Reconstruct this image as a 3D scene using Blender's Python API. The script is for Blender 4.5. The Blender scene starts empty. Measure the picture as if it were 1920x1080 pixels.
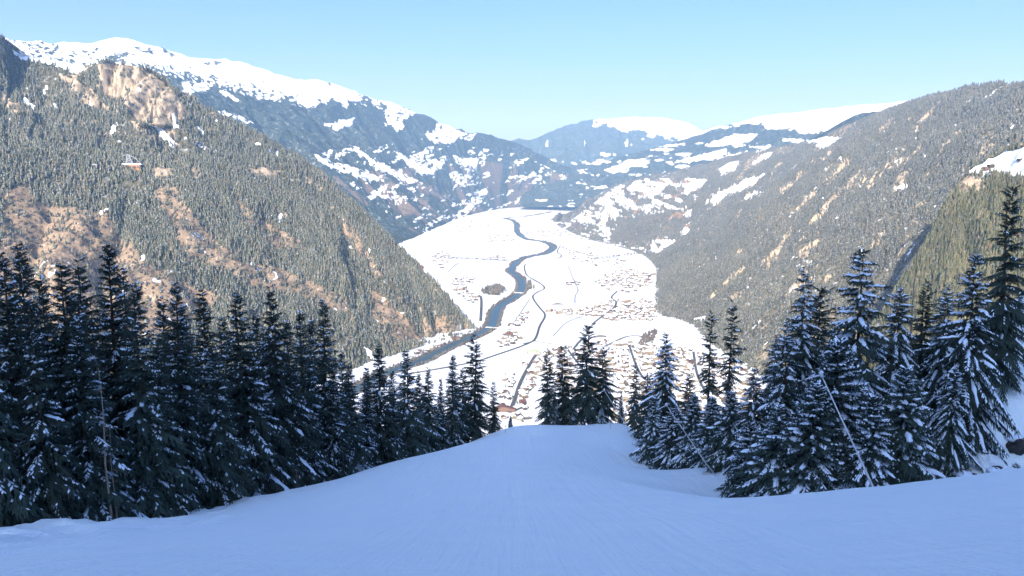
import bpy, math, random
import numpy as np
R = math.radians
random.seed(7)
rng = np.random.default_rng(11)
scene = bpy.context.scene
COL = scene.collection

# ------------------------------------------------------------------ camera
LENS = 28.0
F = LENS / 36.0 * 1920.0                 # focal length in photo pixels
PITCH = math.atan(210.0 / F)             # horizon lies 210 px above the middle
cam = bpy.data.objects.new('camera', bpy.data.cameras.new('camera'))
COL.objects.link(cam)
cam.location = (0, 0, 0)
cam.rotation_euler = (math.pi / 2 - PITCH, 0, 0)
cam.data.lens = LENS
cam.data.sensor_width = 36.0
cam.data.clip_start = 0.2
cam.data.clip_end = 90000
scene.camera = cam

# ------------------------------------------------------------------ sky, sun, exposure
SUN_EL, SUN_AZ = R(26), R(12)            # sun stands behind the camera, a little to the left
world = bpy.data.worlds.new('World'); scene.world = world; world.use_nodes = True
nt = world.node_tree
bg = nt.nodes['Background']
sky = nt.nodes.new('ShaderNodeTexSky'); sky.sky_type = 'NISHITA'; sky.sun_disc = False
sky.sun_elevation = SUN_EL
# light travels towards +Y and a little +X; the sun itself is at (-sin, -cos)
sky.sun_rotation = math.pi + SUN_AZ
sky.altitude = 1200; sky.air_density = 0.5; sky.dust_density = 10.0; sky.ozone_density = 5.0
# pale winter haze low over the whole horizon
_g = nt.nodes.new('ShaderNodeTexCoord'); _s = nt.nodes.new('ShaderNodeSeparateXYZ'); nt.links.new(_g.outputs['Generated'], _s.inputs[0])
_r = nt.nodes.new('ShaderNodeValToRGB'); _e = _r.color_ramp.elements
_e[0].position = 0.0; _e[0].color = (.85, .85, .85, 1); _e[1].position = 0.30; _e[1].color = (0, 0, 0, 1)
for _p, _v in ((0.085, .50), (0.15, .16), (0.22, .02)):
    _q = _e.new(_p); _q.color = (_v, _v, _v, 1)
nt.links.new(_s.outputs[2], _r.inputs[0])
_m = nt.nodes.new('ShaderNodeMix'); _m.data_type = 'RGBA'; _m.inputs[7].default_value = (2.1, 2.2, 2.35, 1)
nt.links.new(_r.outputs[0], _m.inputs[0]); nt.links.new(sky.outputs[0], _m.inputs[6])
_t = nt.nodes.new('ShaderNodeMix'); _t.data_type = 'RGBA'; _t.blend_type = 'MULTIPLY'; _t.inputs[0].default_value = 1.0; _t.inputs[7].default_value = (0.80, 0.905, 1.14, 1)   # cool winter white balance
nt.links.new(_m.outputs[2], _t.inputs[6]); nt.links.new(_t.outputs[2], bg.inputs[0]); bg.inputs[1].default_value = 0.12
sun = bpy.data.objects.new('sun', bpy.data.lights.new('sun', 'SUN')); COL.objects.link(sun)
sun.data.energy = 3.3; sun.data.angle = R(0.53); sun.data.color = (1.0, 0.93, 0.82)
# a sun lamp shines along its local -Z
sun.rotation_euler = (math.pi / 2 - SUN_EL, 0, -SUN_AZ)
scene.view_settings.view_transform = 'Standard'; scene.view_settings.look = 'None'
scene.view_settings.gamma = 1.0; scene.view_settings.exposure = 1.66
scene.view_settings.use_curve_mapping = False
scene.cycles.use_denoising = True
scene.cycles.max_bounces = 5; scene.cycles.volume_bounces = 0
FLOOR = -600.0
HAZE = 3.8e-5

# ------------------------------------------------------------------ numpy helpers
CP, SP = math.cos(PITCH), math.sin(PITCH)
def W(px, py, Y):
    """photo pixel + forward distance -> world point"""
    x = (px - 960) / F; v = (540 - py) / F
    d = np.array([x, CP + v * SP, -SP + v * CP])
    return d * (Y / d[1])
def G(px, py, z=FLOOR):
    x = (px - 960) / F; v = (540 - py) / F
    d = np.array([x, CP + v * SP, -SP + v * CP])
    return d * (z / d[2])
def project(P):
    P = np.asarray(P, float)
    dep = P[..., 1] * CP - P[..., 2] * SP
    up = P[..., 1] * SP + P[..., 2] * CP
    dep = np.maximum(dep, 1e-3)
    return 960 + F * P[..., 0] / dep, 540 - F * up / dep
def _h(ix, iy, s):
    n = (ix * 374761393 + iy * 668265263 + s * 1446651) & 0xffffffff
    n = ((n ^ (n >> 13)) * 1274126177) & 0xffffffff
    return ((n ^ (n >> 16)) & 0xffff) / 65535.0
def vnoise(x, y, s=0):
    x = np.asarray(x, float); y = np.asarray(y, float)
    ix = np.floor(x).astype(np.int64); iy = np.floor(y).astype(np.int64)
    fx = x - ix; fy = y - iy
    fx = fx * fx * fx * (fx * (fx * 6 - 15) + 10); fy = fy * fy * fy * (fy * (fy * 6 - 15) + 10)
    a = _h(ix, iy, s); b = _h(ix + 1, iy, s); c = _h(ix, iy + 1, s); d = _h(ix + 1, iy + 1, s)
    return (a + (b - a) * fx) * (1 - fy) + (c + (d - c) * fx) * fy
def fbm(x, y, o=4, s=0):
    r = 0; a = 0.5
    for i in range(o):
        r = r + a * (vnoise(x, y, s + i * 17) * 2 - 1); x = x * 2.03 + 13.7; y = y * 2.03 - 7.1; a *= 0.5
    return r                                     # about -1..1
def inpoly(px, py, poly):
    n = len(poly); inside = np.zeros(px.shape, bool); j = n - 1
    for i in range(n):
        xi, yi = poly[i]; xj, yj = poly[j]
        if yi != yj:
            c = ((yi > py) != (yj > py)) & (px < (xj - xi) * (py - yi) / (yj - yi) + xi)
            inside ^= c
        j = i
    return inside
def catmull(P, n):
    """P (k,3) -> n points along a Catmull-Rom through all of them"""
    P = np.asarray(P, float); k = len(P)
    t = np.linspace(0, k - 1, n); i = np.minimum(t.astype(int), k - 2); f = (t - i)[:, None]
    E = np.vstack([2 * P[0] - P[1], P, 2 * P[-1] - P[-2]])
    p0, p1, p2, p3 = E[i], E[i + 1], E[i + 2], E[i + 3]
    return 0.5 * (2 * p1 + (p2 - p0) * f + (2 * p0 - 5 * p1 + 4 * p2 - p3) * f ** 2 + (3 * p1 - p0 - 3 * p2 + p3) * f ** 3)

# ------------------------------------------------------------------ mesh helpers
def mesh_np(name, V, faces, mats, smooth=False, midx=None):
    """V (n,3), faces: (m,3) or (m,4) array or list of arrays"""
    me = bpy.data.meshes.new(name)
    fl = faces if isinstance(faces, list) else [faces]
    fl = [np.asarray(f, np.int32) for f in fl if len(f)]
    V = np.asarray(V, np.float32)
    me.vertices.add(len(V)); me.vertices.foreach_set('co', V.ravel())
    loops = np.concatenate([f.ravel() for f in fl]); tot = np.concatenate([np.full(len(f), f.shape[1], np.int32) for f in fl])
    me.loops.add(len(loops)); me.loops.foreach_set('vertex_index', loops)
    me.polygons.add(len(tot)); st = np.concatenate([[0], np.cumsum(tot)[:-1]]).astype(np.int32)
    me.polygons.foreach_set('loop_start', st); me.polygons.foreach_set('loop_total', tot)
    if midx is not None: me.polygons.foreach_set('material_index', np.asarray(midx, np.int32))
    me.polygons.foreach_set('use_smooth', np.full(len(tot), bool(smooth)))
    for m in (mats if isinstance(mats, (list, tuple)) else [mats]): me.materials.append(m)
    me.update(calc_edges=True); me.validate()
    return me
def link(name, data, parent=None, loc=None, rot=None):
    o = bpy.data.objects.new(name, data); COL.objects.link(o)
    if loc is not None: o.location = loc
    if rot is not None: o.rotation_euler = rot
    if parent is not None: o.parent = parent
    return o
def tag(o, label, cat, group=None):
    o['label'] = label; o['category'] = cat
    if group: o['group'] = group
    return o
def structure(o):
    o['kind'] = 'structure'; return o
class MB:
    """collects small shapes into one mesh"""
    def __init__(s): s.V = []; s.F = []; s.n = 0
    def add(s, v, f):
        v = np.asarray(v, float); s.V.append(v); s.F += [tuple(int(i) + s.n for i in q) for q in f]; s.n += len(v)
    def box(s, c, d, rz=0.0):
        x, y, z = np.array(d) / 2
        v = np.array([[-x, -y, -z], [x, -y, -z], [x, y, -z], [-x, y, -z], [-x, -y, z], [x, -y, z], [x, y, z], [-x, y, z]])
        if rz: v = v @ np.array([[math.cos(rz), math.sin(rz), 0], [-math.sin(rz), math.cos(rz), 0], [0, 0, 1]])
        s.add(v + np.array(c), [(0, 3, 2, 1), (4, 5, 6, 7), (0, 1, 5, 4), (1, 2, 6, 5), (2, 3, 7, 6), (3, 0, 4, 7)])
    def tube(s, pts, rad, k=6, cap=True):
        pts = np.asarray(pts, float); m = len(pts); V = []
        for i in range(m):
            t = pts[min(i + 1, m - 1)] - pts[max(i - 1, 0)]; t = t / (np.linalg.norm(t) + 1e-9)
            a = np.cross(t, [0.31, 0.9, 0.2] if abs(t[2]) > .8 else [0, 0, 1]); a /= np.linalg.norm(a); b = np.cross(t, a)
            r = rad[i] if hasattr(rad, '__len__') else rad
            for j in range(k):
                q = 2 * math.pi * j / k; V.append(pts[i] + r * (math.cos(q) * a + math.sin(q) * b))
        f = [(i * k + j, i * k + (j + 1) % k, (i + 1) * k + (j + 1) % k, (i + 1) * k + j) for i in range(m - 1) for j in range(k)]
        if cap: f += [tuple(range(k))[::-1], tuple((m - 1) * k + j for j in range(k))]
        s.add(V, f)
    def mesh(s, name, mat, smooth=False):
        me = bpy.data.meshes.new(name); me.from_pydata(np.vstack(s.V).tolist(), [], s.F)
        me.materials.append(mat); me.polygons.foreach_set('use_smooth', np.full(len(me.polygons), smooth)); me.update()
        return me

# ------------------------------------------------------------------ materials
def newmat(name, rough=0.9, spec=0.2):
    m = bpy.data.materials.new(name); m.use_nodes = True
    b = m.node_tree.nodes['Principled BSDF']; b.inputs['Roughness'].default_value = rough
    b.inputs['Specular IOR Level'].default_value = spec
    return m, m.node_tree, b
def N(t, typ, **kw):
    n = t.nodes.new(typ)
    for k, v in kw.items():
        if k.startswith('_'): setattr(n, k[1:], v)
        else: n.inputs[k.replace('__', ' ')].default_value = v
    return n
def ramp(t, src, stops):
    r = t.nodes.new('ShaderNodeValToRGB'); e = r.color_ramp.elements
    while len(e) < len(stops): e.new(0.5)
    for q, (p, c) in zip(e, stops):
        q.position = p; q.color = (*c, 1) if len(c) == 3 else c
    t.links.new(src, r.inputs[0]); return r.outputs[0]
def mix(t, fac, a, b):
    m = t.nodes.new('ShaderNodeMix'); m.data_type = 'RGBA'
    for s, v in ((0, fac), (6, a), (7, b)):
        if hasattr(v, 'is_linked'): t.links.new(v, m.inputs[s])
        elif s == 0: m.inputs[0].default_value = v
        else: m.inputs[s].default_value = (*v, 1)
    return m.outputs[2]
def objnoise(t, scale, detail=4, rough=0.55, vec=None, stretch=None):
    n = N(t, 'ShaderNodeTexNoise', Scale=scale, Detail=detail, Roughness=rough)
    tc = t.nodes.new('ShaderNodeNewGeometry'); src = tc.outputs['Position']
    if stretch:
        mp = t.nodes.new('ShaderNodeMapping'); mp.inputs['Scale'].default_value = stretch
        t.links.new(src, mp.inputs[0]); src = mp.outputs[0]
    t.links.new(src, n.inputs['Vector']); return n.outputs[0]
def bump(t, b, h, strength, dist):
    n = N(t, 'ShaderNodeBump', Strength=strength, Distance=dist); t.links.new(h, n.inputs['Height']); t.links.new(n.outputs[0], b.inputs['Normal'])

SNOW = (0.80, 0.86, 0.93)
def flat_mat(name, c, rough=0.8, var=0.15, scale=3.0):
    m, t, b = newmat(name, rough)
    n = objnoise(t, scale)
    lo = tuple(x * (1 - var) for x in c); hi = tuple(min(1, x * (1 + var)) for x in c)
    t.links.new(ramp(t, n, [(0.3, lo), (0.7, hi)]), b.inputs['Base Color']); return m
def terrain_mat(name, forest_lo, forest_hi, tree_scale, tree_bump, snowdust=0.0, soft=(0.9, .42, .58), grass=(0.25, 0.155, 0.09), rock=(0.29, 0.235, 0.165)):
    """colour attribute 'cover': r snow, g rock, b dry grass; the rest is forest floor / far forest"""
    m, t, b = newmat(name, 0.95, 0.1)
    at = N(t, 'ShaderNodeAttribute', _attribute_name='cover')
    sep = t.nodes.new('ShaderNodeSeparateColor'); t.links.new(at.outputs[0], sep.inputs[0])
    fine = objnoise(t, tree_scale, 5, 0.65)
    big = objnoise(t, tree_scale * 0.12, 3, 0.5)
    fo = mix(t, big, ramp(t, fine, [(0.35, forest_lo), (0.7, forest_hi)]), ramp(t, fine, [(0.35, tuple(x * 0.7 for x in forest_lo)), (0.65, tuple(x * 0.85 for x in forest_hi))]))
    if snowdust:
        sn = objnoise(t, tree_scale * 0.7, 5, 0.7)
        fo = mix(t, ramp(t, sn, [(0.55, (0, 0, 0)), (0.72, (snowdust,) * 3)]), fo, SNOW)
    gn = objnoise(t, tree_scale * 1.6, 6, 0.75)
    gr = ramp(t, gn, [(0.28, tuple(x * 0.55 for x in grass)), (0.5, grass), (0.62, tuple(min(1, x * 1.3) for x in grass)), (0.70, (0.6, 0.61, 0.63))])
    rn = objnoise(t, tree_scale * 1.1, 6, 0.72, stretch=(1, 0.5, 0.16))
    rk = ramp(t, rn, [(0.36, tuple(x * 0.22 for x in rock)), (0.5, rock), (0.66, tuple(min(1, x * 1.4) for x in rock))])  # dark upright streaks: shade of cliff cracks painted into the rock colour
    sn2 = ramp(t, fine, [(0.3, tuple(x * 0.96 for x in SNOW)), (0.6, SNOW)])
    def edge(ch):                                    # break the mask's edge up with noise
        ma = N(t, 'ShaderNodeMath', _operation='ADD'); t.links.new(sep.outputs[ch], ma.inputs[0])
        mm = N(t, 'ShaderNodeMath', _operation='MULTIPLY_ADD'); t.links.new(fine, mm.inputs[0]); mm.inputs[1].default_value = soft[0]; mm.inputs[2].default_value = -soft[0] / 2
        t.links.new(mm.outputs[0], ma.inputs[1])
        return ramp(t, ma.outputs[0], [(soft[1], (0, 0, 0)), (soft[2], (1, 1, 1))])
    c = mix(t, edge(2), fo, gr); c = mix(t, edge(1), c, rk); c = mix(t, edge(0), c, sn2)
    t.links.new(c, b.inputs['Base Color'])
    if tree_bump: bump(t, b, fine, 1.0, tree_bump)
    return m
M = {}
M['far_forest'] = terrain_mat('far_forest', (0.012, 0.022, 0.018), (0.055, 0.07, 0.05), 0.034, 18, 0.3, soft=(2.0, .34, .72), grass=(0.13, 0.10, 0.07))
M['near_forest'] = terrain_mat('near_forest_floor', (0.03, 0.035, 0.022), (0.13, 0.115, 0.07), 0.06, 4, 0.4, grass=(0.215, 0.16, 0.105))
M['right_forest'] = terrain_mat('right_forest_floor', (0.04, 0.045, 0.03), (0.17, 0.15, 0.10), 0.06, 4, 0.6, rock=(0.34, 0.28, 0.19))
def valley_mat():
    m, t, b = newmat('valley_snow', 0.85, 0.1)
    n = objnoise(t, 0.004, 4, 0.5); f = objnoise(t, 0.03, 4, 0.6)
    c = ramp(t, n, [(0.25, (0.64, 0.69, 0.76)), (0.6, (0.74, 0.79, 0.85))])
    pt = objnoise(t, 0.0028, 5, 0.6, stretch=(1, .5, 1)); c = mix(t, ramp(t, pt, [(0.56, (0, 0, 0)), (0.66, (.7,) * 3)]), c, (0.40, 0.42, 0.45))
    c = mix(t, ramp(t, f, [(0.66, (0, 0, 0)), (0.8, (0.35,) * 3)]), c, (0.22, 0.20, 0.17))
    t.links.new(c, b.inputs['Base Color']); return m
M['valley'] = valley_mat()
def piste_mat():
    m, t, b = newmat('piste_snow', 0.6, 0.25)
    n = objnoise(t, 0.35, 5, 0.6); f = objnoise(t, 9.0, 4, 0.7); g = objnoise(t, 1.6, 5, 0.65, stretch=(0.35, 1.6, 1))
    c = ramp(t, n, [(0.3, (0.80, 0.94, 0.965)), (0.7, (0.85, 0.97, 0.985))])
    t.links.new(c, b.inputs['Base Color'])
    add = N(t, 'ShaderNodeMath', _operation='MULTIPLY_ADD'); t.links.new(g, add.inputs[0]); add.inputs[1].default_value = 3.0; t.links.new(f, add.inputs[2])
    gl = objnoise(t, 1.0, 3, 0.6, stretch=(2.6, 0.07, 0.07)); a2 = N(t, 'ShaderNodeMath', _operation='MULTIPLY_ADD'); t.links.new(gl, a2.inputs[0]); a2.inputs[1].default_value = 2.2; t.links.new(add.outputs[0], a2.inputs[2])
    bump(t, b, a2.outputs[0], 0.9, 0.09); return m
M['piste'] = piste_mat()
def needle_mat(name, a, c, snowy=0.0):
    m, t, b = newmat(name, 0.75, 0.25)
    oi = t.nodes.new('ShaderNodeObjectInfo'); n = objnoise(t, 1.3, 3)
    col = mix(t, n, a, c)
    hs = N(t, 'ShaderNodeHueSaturation'); mr = N(t, 'ShaderNodeMapRange'); mr.inputs['To Min'].default_value = 0.75; mr.inputs['To Max'].default_value = 1.3
    t.links.new(oi.outputs['Random'], mr.inputs['Value']); t.links.new(mr.outputs[0], hs.inputs['Value']); t.links.new(col, hs.inputs['Color'])
    t.links.new(hs.outputs[0], b.inputs['Base Color']); return m
M['needle'] = needle_mat('spruce_needles', (0.018, 0.036, 0.032), (0.048, 0.078, 0.060))
M['needle_green'] = needle_mat('sunlit_spruce_needles', (0.018, 0.032, 0.014), (0.045, 0.06, 0.025))
M['bark'] = flat_mat('spruce_bark', (0.085, 0.06, 0.045), 0.95, 0.4, 8)
M['dead'] = flat_mat('bare_wood', (0.26, 0.21, 0.17), 0.9, 0.3, 8)
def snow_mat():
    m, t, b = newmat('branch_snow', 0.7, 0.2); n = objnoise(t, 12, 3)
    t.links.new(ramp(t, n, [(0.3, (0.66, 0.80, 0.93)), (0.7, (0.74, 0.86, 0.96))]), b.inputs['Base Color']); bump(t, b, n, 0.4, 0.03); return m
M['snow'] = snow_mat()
def far_tree_mat(name, cols, snow):
    m, t, b = newmat(name, 0.9, 0.1)
    oi = t.nodes.new('ShaderNodeObjectInfo')
    r = ramp(t, oi.outputs['Random'], [(i / max(1, len(cols) - 1), c) for i, c in enumerate(cols)])
    pn = objnoise(t, 0.0035, 4, 0.6)                  # stands of lighter and darker trees
    r = mix(t, ramp(t, pn, [(0.38, (0, 0, 0)), (0.62, (.8,) * 3)]), r, mix(t, 0.5, r, tuple(x * 0.5 for x in cols[0])))
    if snow:
        n = objnoise(t, 0.25, 3, 0.6)
        r = mix(t, ramp(t, n, [(0.5, (0, 0, 0)), (0.68, (snow,) * 3)]), r, SNOW)
    t.links.new(r, b.inputs['Base Color']); return m
M['wood_left'] = far_tree_mat('hill_conifers', [(0.038, 0.046, 0.024), (0.062, 0.068, 0.036), (0.10, 0.096, 0.055), (0.072, 0.076, 0.043), (0.15, 0.118, 0.072)], 0.25)
M['wood_right'] = far_tree_mat('frosted_conifers', [(0.03, 0.036, 0.023), (0.06, 0.062, 0.039), (0.095, 0.09, 0.058), (0.044, 0.048, 0.031), (0.13, 0.112, 0.073)], 0.3)
M['wood_olive'] = far_tree_mat('olive_conifers', [(0.05, 0.058, 0.025), (0.085, 0.09, 0.04), (0.13, 0.12, 0.055), (0.07, 0.075, 0.034), (0.15, 0.115, 0.06)], 0.12)
M['bare_crown'] = far_tree_mat('bare_twigs', [(0.065, 0.052, 0.04), (0.10, 0.08, 0.06), (0.055, 0.05, 0.036)], 0.1)
def water_mat():
    m, t, b = newmat('river_water', 0.4, 0.3); n = objnoise(t, 0.05, 4)
    t.links.new(ramp(t, n, [(0.3, (0.025, 0.055, 0.07)), (0.7, (0.045, 0.085, 0.10))]), b.inputs['Base Color']); bump(t, b, n, 0.2, 0.4); return m
M['water'] = water_mat()
M['road'] = flat_mat('wet_asphalt', (0.075, 0.073, 0.07), 0.8, 0.2, 0.05)
M['track'] = flat_mat('cleared_track', (0.16, 0.155, 0.15), 0.9, 0.2, 0.05)
M['concrete'] = flat_mat('concrete', (0.42, 0.41, 0.39), 0.8, 0.1, 0.5)
M['steel'] = flat_mat('galvanised_steel', (0.45, 0.47, 0.50), 0.5, 0.1, 4)
M['pylon_steel'] = flat_mat('weathered_steel', (0.3, 0.31, 0.32), 0.6, 0.1, 1)
M['lance'] = flat_mat('lance_paint', (0.52, 0.56, 0.62), 0.45, 0.08, 4)
M['rock'] = flat_mat('dark_rock', (0.045, 0.045, 0.045), 0.95, 0.5, 2.5)
M['post'] = flat_mat('marker_wood', (0.30, 0.17, 0.08), 0.8, 0.2, 6)
M['roof_snow'] = flat_mat('roof_snow', (0.82, 0.86, 0.91), 0.8, 0.04, 0.3)
WALLS = {'cream': (0.20, 0.165, 0.115), 'white': (0.30, 0.275, 0.23), 'brown timber': (0.06, 0.045, 0.033), 'ochre': (0.15, 0.115, 0.075), 'terracotta': (0.13, 0.08, 0.06), 'grey': (0.10, 0.10, 0.10)}
for k, c in WALLS.items(): M[k] = flat_mat('wall_' + k.replace(' ', '_'), c, 0.85, 0.12, 0.4)
M['station'] = flat_mat('station_wall', (0.30, 0.15, 0.065), 0.85, 0.15, 0.3)
M['red_roof'] = flat_mat('red_roof', (0.12, 0.058, 0.045), 0.8, 0.15, 0.4)
M['dark_roof'] = flat_mat('dark_roof', (0.07, 0.055, 0.05), 0.8, 0.15, 0.4)
M['green_roof'] = flat_mat('pale_green_roof', (0.42, 0.50, 0.30), 0.8, 0.1, 0.4)
M['glass'] = flat_mat('window_glass', (0.04, 0.05, 0.06), 0.2, 0.1, 1)

# ------------------------------------------------------------------ terrain: valley floor and mountains
def grid_faces(nu, nv):
    i = np.arange(nu - 1)[:, None]; j = np.arange(nv - 1)[None, :]
    a = (i * nv + j).ravel(); return np.stack([a, a + nv, a + nv + 1, a + 1], 1)
def paint(px, py, x, y, spec, wob=1.0):
    """spec: list of (polygon, strength, wobble px); returns 0..1 cover"""
    c = np.zeros(px.shape)
    for poly, s, wb in spec:
        qx = px + wb * wob * fbm(x / 90, y / 90, 4, 3); qy = py + wb * 0.6 * wob * fbm(x / 90, y / 90, 4, 31)
        c = np.maximum(c, inpoly(qx, qy, poly) * s)
    return c
def loft(name, rows, nu, segs, mat, amp, scale, gully=0, gscale=150, crest_row=1, cover=None, seed=0, curve=None, crag=None):
    rows = [catmull(r, nu) for r in rows]
    strips = []
    for a, b, n in zip(rows[:-1], rows[1:], segs):
        t = np.linspace(0, 1, n, endpoint=False)[None, :, None]
        strips.append(a[:, None, :] * (1 - t) + b[:, None, :] * t)
    V = np.concatenate(strips + [rows[-1][:, None, :]], 1); nv = V.shape[1]
    # distance-from-crest weight
    kc = sum(segs[:crest_row]); w = np.clip(np.abs(np.arange(nv) - kc) / (0.25 * max(1, nv - kc)), 0, 1)
    wf = np.clip((nv - 1 - np.arange(nv)) / (0.18 * nv), 0, 1)
    wt = (0.22 + 0.78 * w) * wf
    if curve: V[:, kc:, 2] -= (np.sin(np.linspace(0, math.pi, nv - kc)) * curve)[None, :]
    x, y = V[..., 0].copy(), V[..., 1].copy()
    V[..., 2] += amp * wt[None] * fbm(x / scale, y / scale, 6, seed)
    V[..., 2] += 0.2 * amp * ((0.45 + 0.55 * w) * wf)[None] * (1 - 2 * np.abs(2 * vnoise(x / scale * 6, y / scale * 6, seed + 3) - 1) + 0.6 * fbm(x / scale * 14, y / scale * 14, 3, seed + 4))
    if gully:
        u = np.concatenate([[0], np.cumsum(np.linalg.norm(np.diff(rows[crest_row], axis=0), axis=1))])[:, None] + 0 * x
        wv = 120 * fbm(x / 500, y / 500, 3, seed + 5)
        g = 1 - np.abs(2 * vnoise((u + wv) / gscale, np.arange(nv)[None] / nv * 2.0, seed + 9) - 1) ** 0.8
        g2 = 1 - np.abs(2 * vnoise((u + wv) / gscale * 2.7, np.arange(nv)[None] / nv * 3.0, seed + 19) - 1)
        V[..., 2] -= gully * (wt * np.clip(w, 0, 1))[None] * (g + 0.4 * g2 - 0.5)
    if crag:
        px, py = project(V); k = crag(px, py)
        V[..., 1] += k * (110 * (1 - np.abs(2 * vnoise(x / 50, V[..., 2] / 260, 3) - 1)) + 30 * fbm(x / 22, V[..., 2] / 90, 3, 5)) - 60 * k
        V[..., 2] += k * 14 * fbm(x / 60, V[..., 2] / 22, 3, 6)
    me = mesh_np(name, V.reshape(-1, 3), grid_faces(nu, nv), mat, True)
    px, py = project(V)
    cov = np.zeros((nu, nv, 4)); cov[..., 3] = 1
    if cover:
        for ch, arr in cover(px, py, V[..., 0], V[..., 1], V[..., 2]).items(): cov[..., 'rgb'.index(ch)] = np.clip(arr, 0, 1)
    at = me.color_attributes.new('cover', 'FLOAT_COLOR', 'POINT'); at.data.foreach_set('color', cov.reshape(-1).astype(np.float32))
    o = structure(link(name, me)); o['cov_shape'] = [nu, nv]
    return o, V, cov
def WW(l): return np.array([W(*p) for p in l])
def GG(l): return np.array([G(*p) for p in l])
def behind(c, dx, dy, dz): return np.asarray(c) + np.array([dx, dy, dz])

# valley floor: one sheet
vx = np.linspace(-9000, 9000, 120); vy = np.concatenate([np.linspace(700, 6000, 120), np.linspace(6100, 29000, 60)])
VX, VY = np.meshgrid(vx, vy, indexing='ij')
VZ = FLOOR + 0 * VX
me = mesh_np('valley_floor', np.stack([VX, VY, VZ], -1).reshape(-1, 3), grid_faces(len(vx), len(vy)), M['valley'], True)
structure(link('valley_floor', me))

# --- left spur (forested shoulder above the river)
c = [(-250, 280, 2300), (0, 285, 2600), (170, 287, 2800), (340, 290, 3000), (450, 293, 3200), (560, 300, 3400), (650, 370, 3350), (740, 455, 3270), (820, 532, 3180)]
crest = np.vstack([WW(c), G(897, 617)[None] + np.array([[0, 0, -8]])])
foot = GG([(-400, 960), (-50, 905), (150, 850), (300, 810), (480, 750), (640, 700), (720, 672), (790, 650), (850, 632), (899, 618)]) - np.array([0, 0, 12])
back = behind(crest, -250, 700, -260)
BROWN = [([(0, 355), (40, 345), (70, 375), (120, 385), (200, 398), (225, 440), (262, 478), (330, 520), (420, 560), (300, 640), (0, 600)], .9, 14),
         ([(280, 345), (330, 350), (350, 390), (385, 430), (430, 470), (480, 515), (460, 530), (400, 500), (350, 490), (320, 430), (295, 380)], .85, 12),
         ([(412, 318), (430, 335), (455, 380), (500, 420), (565, 450), (575, 472), (520, 470), (470, 425), (440, 385)], .8, 10),
         ([(430, 500), (520, 500), (600, 530), (665, 570), (660, 600), (560, 560), (470, 540)], .85, 12),
         ([(690, 540), (730, 565), (800, 640), (740, 650), (700, 600)], .9, 10),
         ([(640, 405), (690, 470), (725, 520), (700, 515), (650, 440)], .8, 8), ([(780, 600), (850, 590), (890, 615), (800, 650)], .6, 8)]
SPOTS = [([(278, 313), (322, 316), (330, 337), (288, 334)], .9, 6), ([(460, 314), (530, 320), (522, 336), (465, 330)], .9, 6), ([(570, 325), (610, 350), (600, 360), (572, 340)], .7, 6), ([(355, 312), (378, 318), (372, 345), (360, 340)], .7, 6)]
def cov_left(px, py, x, y, z):
    n = fbm(x / 60, y / 60, 4, 77)
    return {'b': np.maximum(paint(px, py, x, y, BROWN), 0.55 * (n > 0.42)), 'g': np.maximum(paint(px, py, x, y, SPOTS), 0.7 * (fbm(x / 45, y / 45, 4, 5) > 0.5)), 'r': 0.75 * (fbm(x / 40, y / 40, 4, 91) > 0.5)}
left_spur, LV, LC = loft('left_spur_hillside', [back, crest, foot], 260, [12, 130], M['near_forest'], 60, 420, 55, 210, 1, cov_left, 3)

# --- cliffs above it
c = [(-300, 20, 2800), (-100, 40, 3100), (0, 66, 3300), (22, 98, 3400), (60, 108, 3450), (150, 122, 3450), (200, 121, 3450), (245, 122, 3450), (290, 140, 3500), (335, 172, 3550), (400, 208, 3620), (460, 238, 3700), (520, 272, 3750), (575, 303, 3800), (640, 360, 3900)]
b = [(-300, 160, 2680), (-100, 180, 2930), (0, 190, 3120), (22, 195, 3150), (60, 200, 3180), (150, 212, 3230), (200, 218, 3250), (245, 226, 3270), (290, 238, 3300), (335, 243, 3380), (400, 250, 3500), (460, 268, 3600), (520, 290, 3680), (575, 315, 3760), (640, 375, 3880)]
f = [(-300, 345, 2300), (-100, 345, 2500), (0, 340, 2680), (22, 340, 2700), (60, 340, 2740), (150, 340, 2840), (200, 340, 2900), (245, 340, 2960), (290, 340, 3020), (335, 340, 3080), (400, 340, 3200), (460, 345, 3330), (520, 350, 3450), (575, 370, 3560), (640, 430, 3700)]
CL = [([(180, 122), (250, 118), (292, 142), (335, 172), (358, 215), (320, 238), (268, 238), (232, 195), (190, 182)], .95, 9), ([(105, 138), (150, 150), (205, 205), (190, 215), (140, 180)], .8, 9), ([(0, 165), (42, 205), (30, 218), (0, 195)], .9, 7), ([(120, 215), (185, 222), (180, 240), (130, 232)], .6, 8), ([(240, 225), (262, 228), (258, 243), (243, 240)], .9, 4)]
def cov_cliff(px, py, x, y, z):
    return {'g': np.maximum(paint(px, py, x, y, CL), 0.8 * (fbm(x / 70, z / 40, 4, 15) > 0.42)), 'r': np.maximum(paint(px, py, x, y, [([(22, 96), (90, 101), (150, 116), (162, 128), (145, 139), (100, 122), (40, 110)], 1, 4), ([(288, 234), (296, 236), (333, 272), (326, 279), (300, 255)], 1, 3)]), .8 * (fbm(x / 50, y / 50, 4, 55) > 0.45)), 'b': 0 * px}
cl_crest = WW(c)
cliff, CV, CC = loft('left_cliff_hillside', [behind(cl_crest, -100, 700, -120), cl_crest, WW(b), WW(f)], 280, [10, 60, 60], M['near_forest'], 45, 160, 60, 120, 1, cov_cliff, 8, crag=lambda px, py: 1.0 * inpoly(px, py, CL[0][0]) + .6 * inpoly(px, py, CL[1][0]) + .6 * inpoly(px, py, CL[2][0]))

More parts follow.
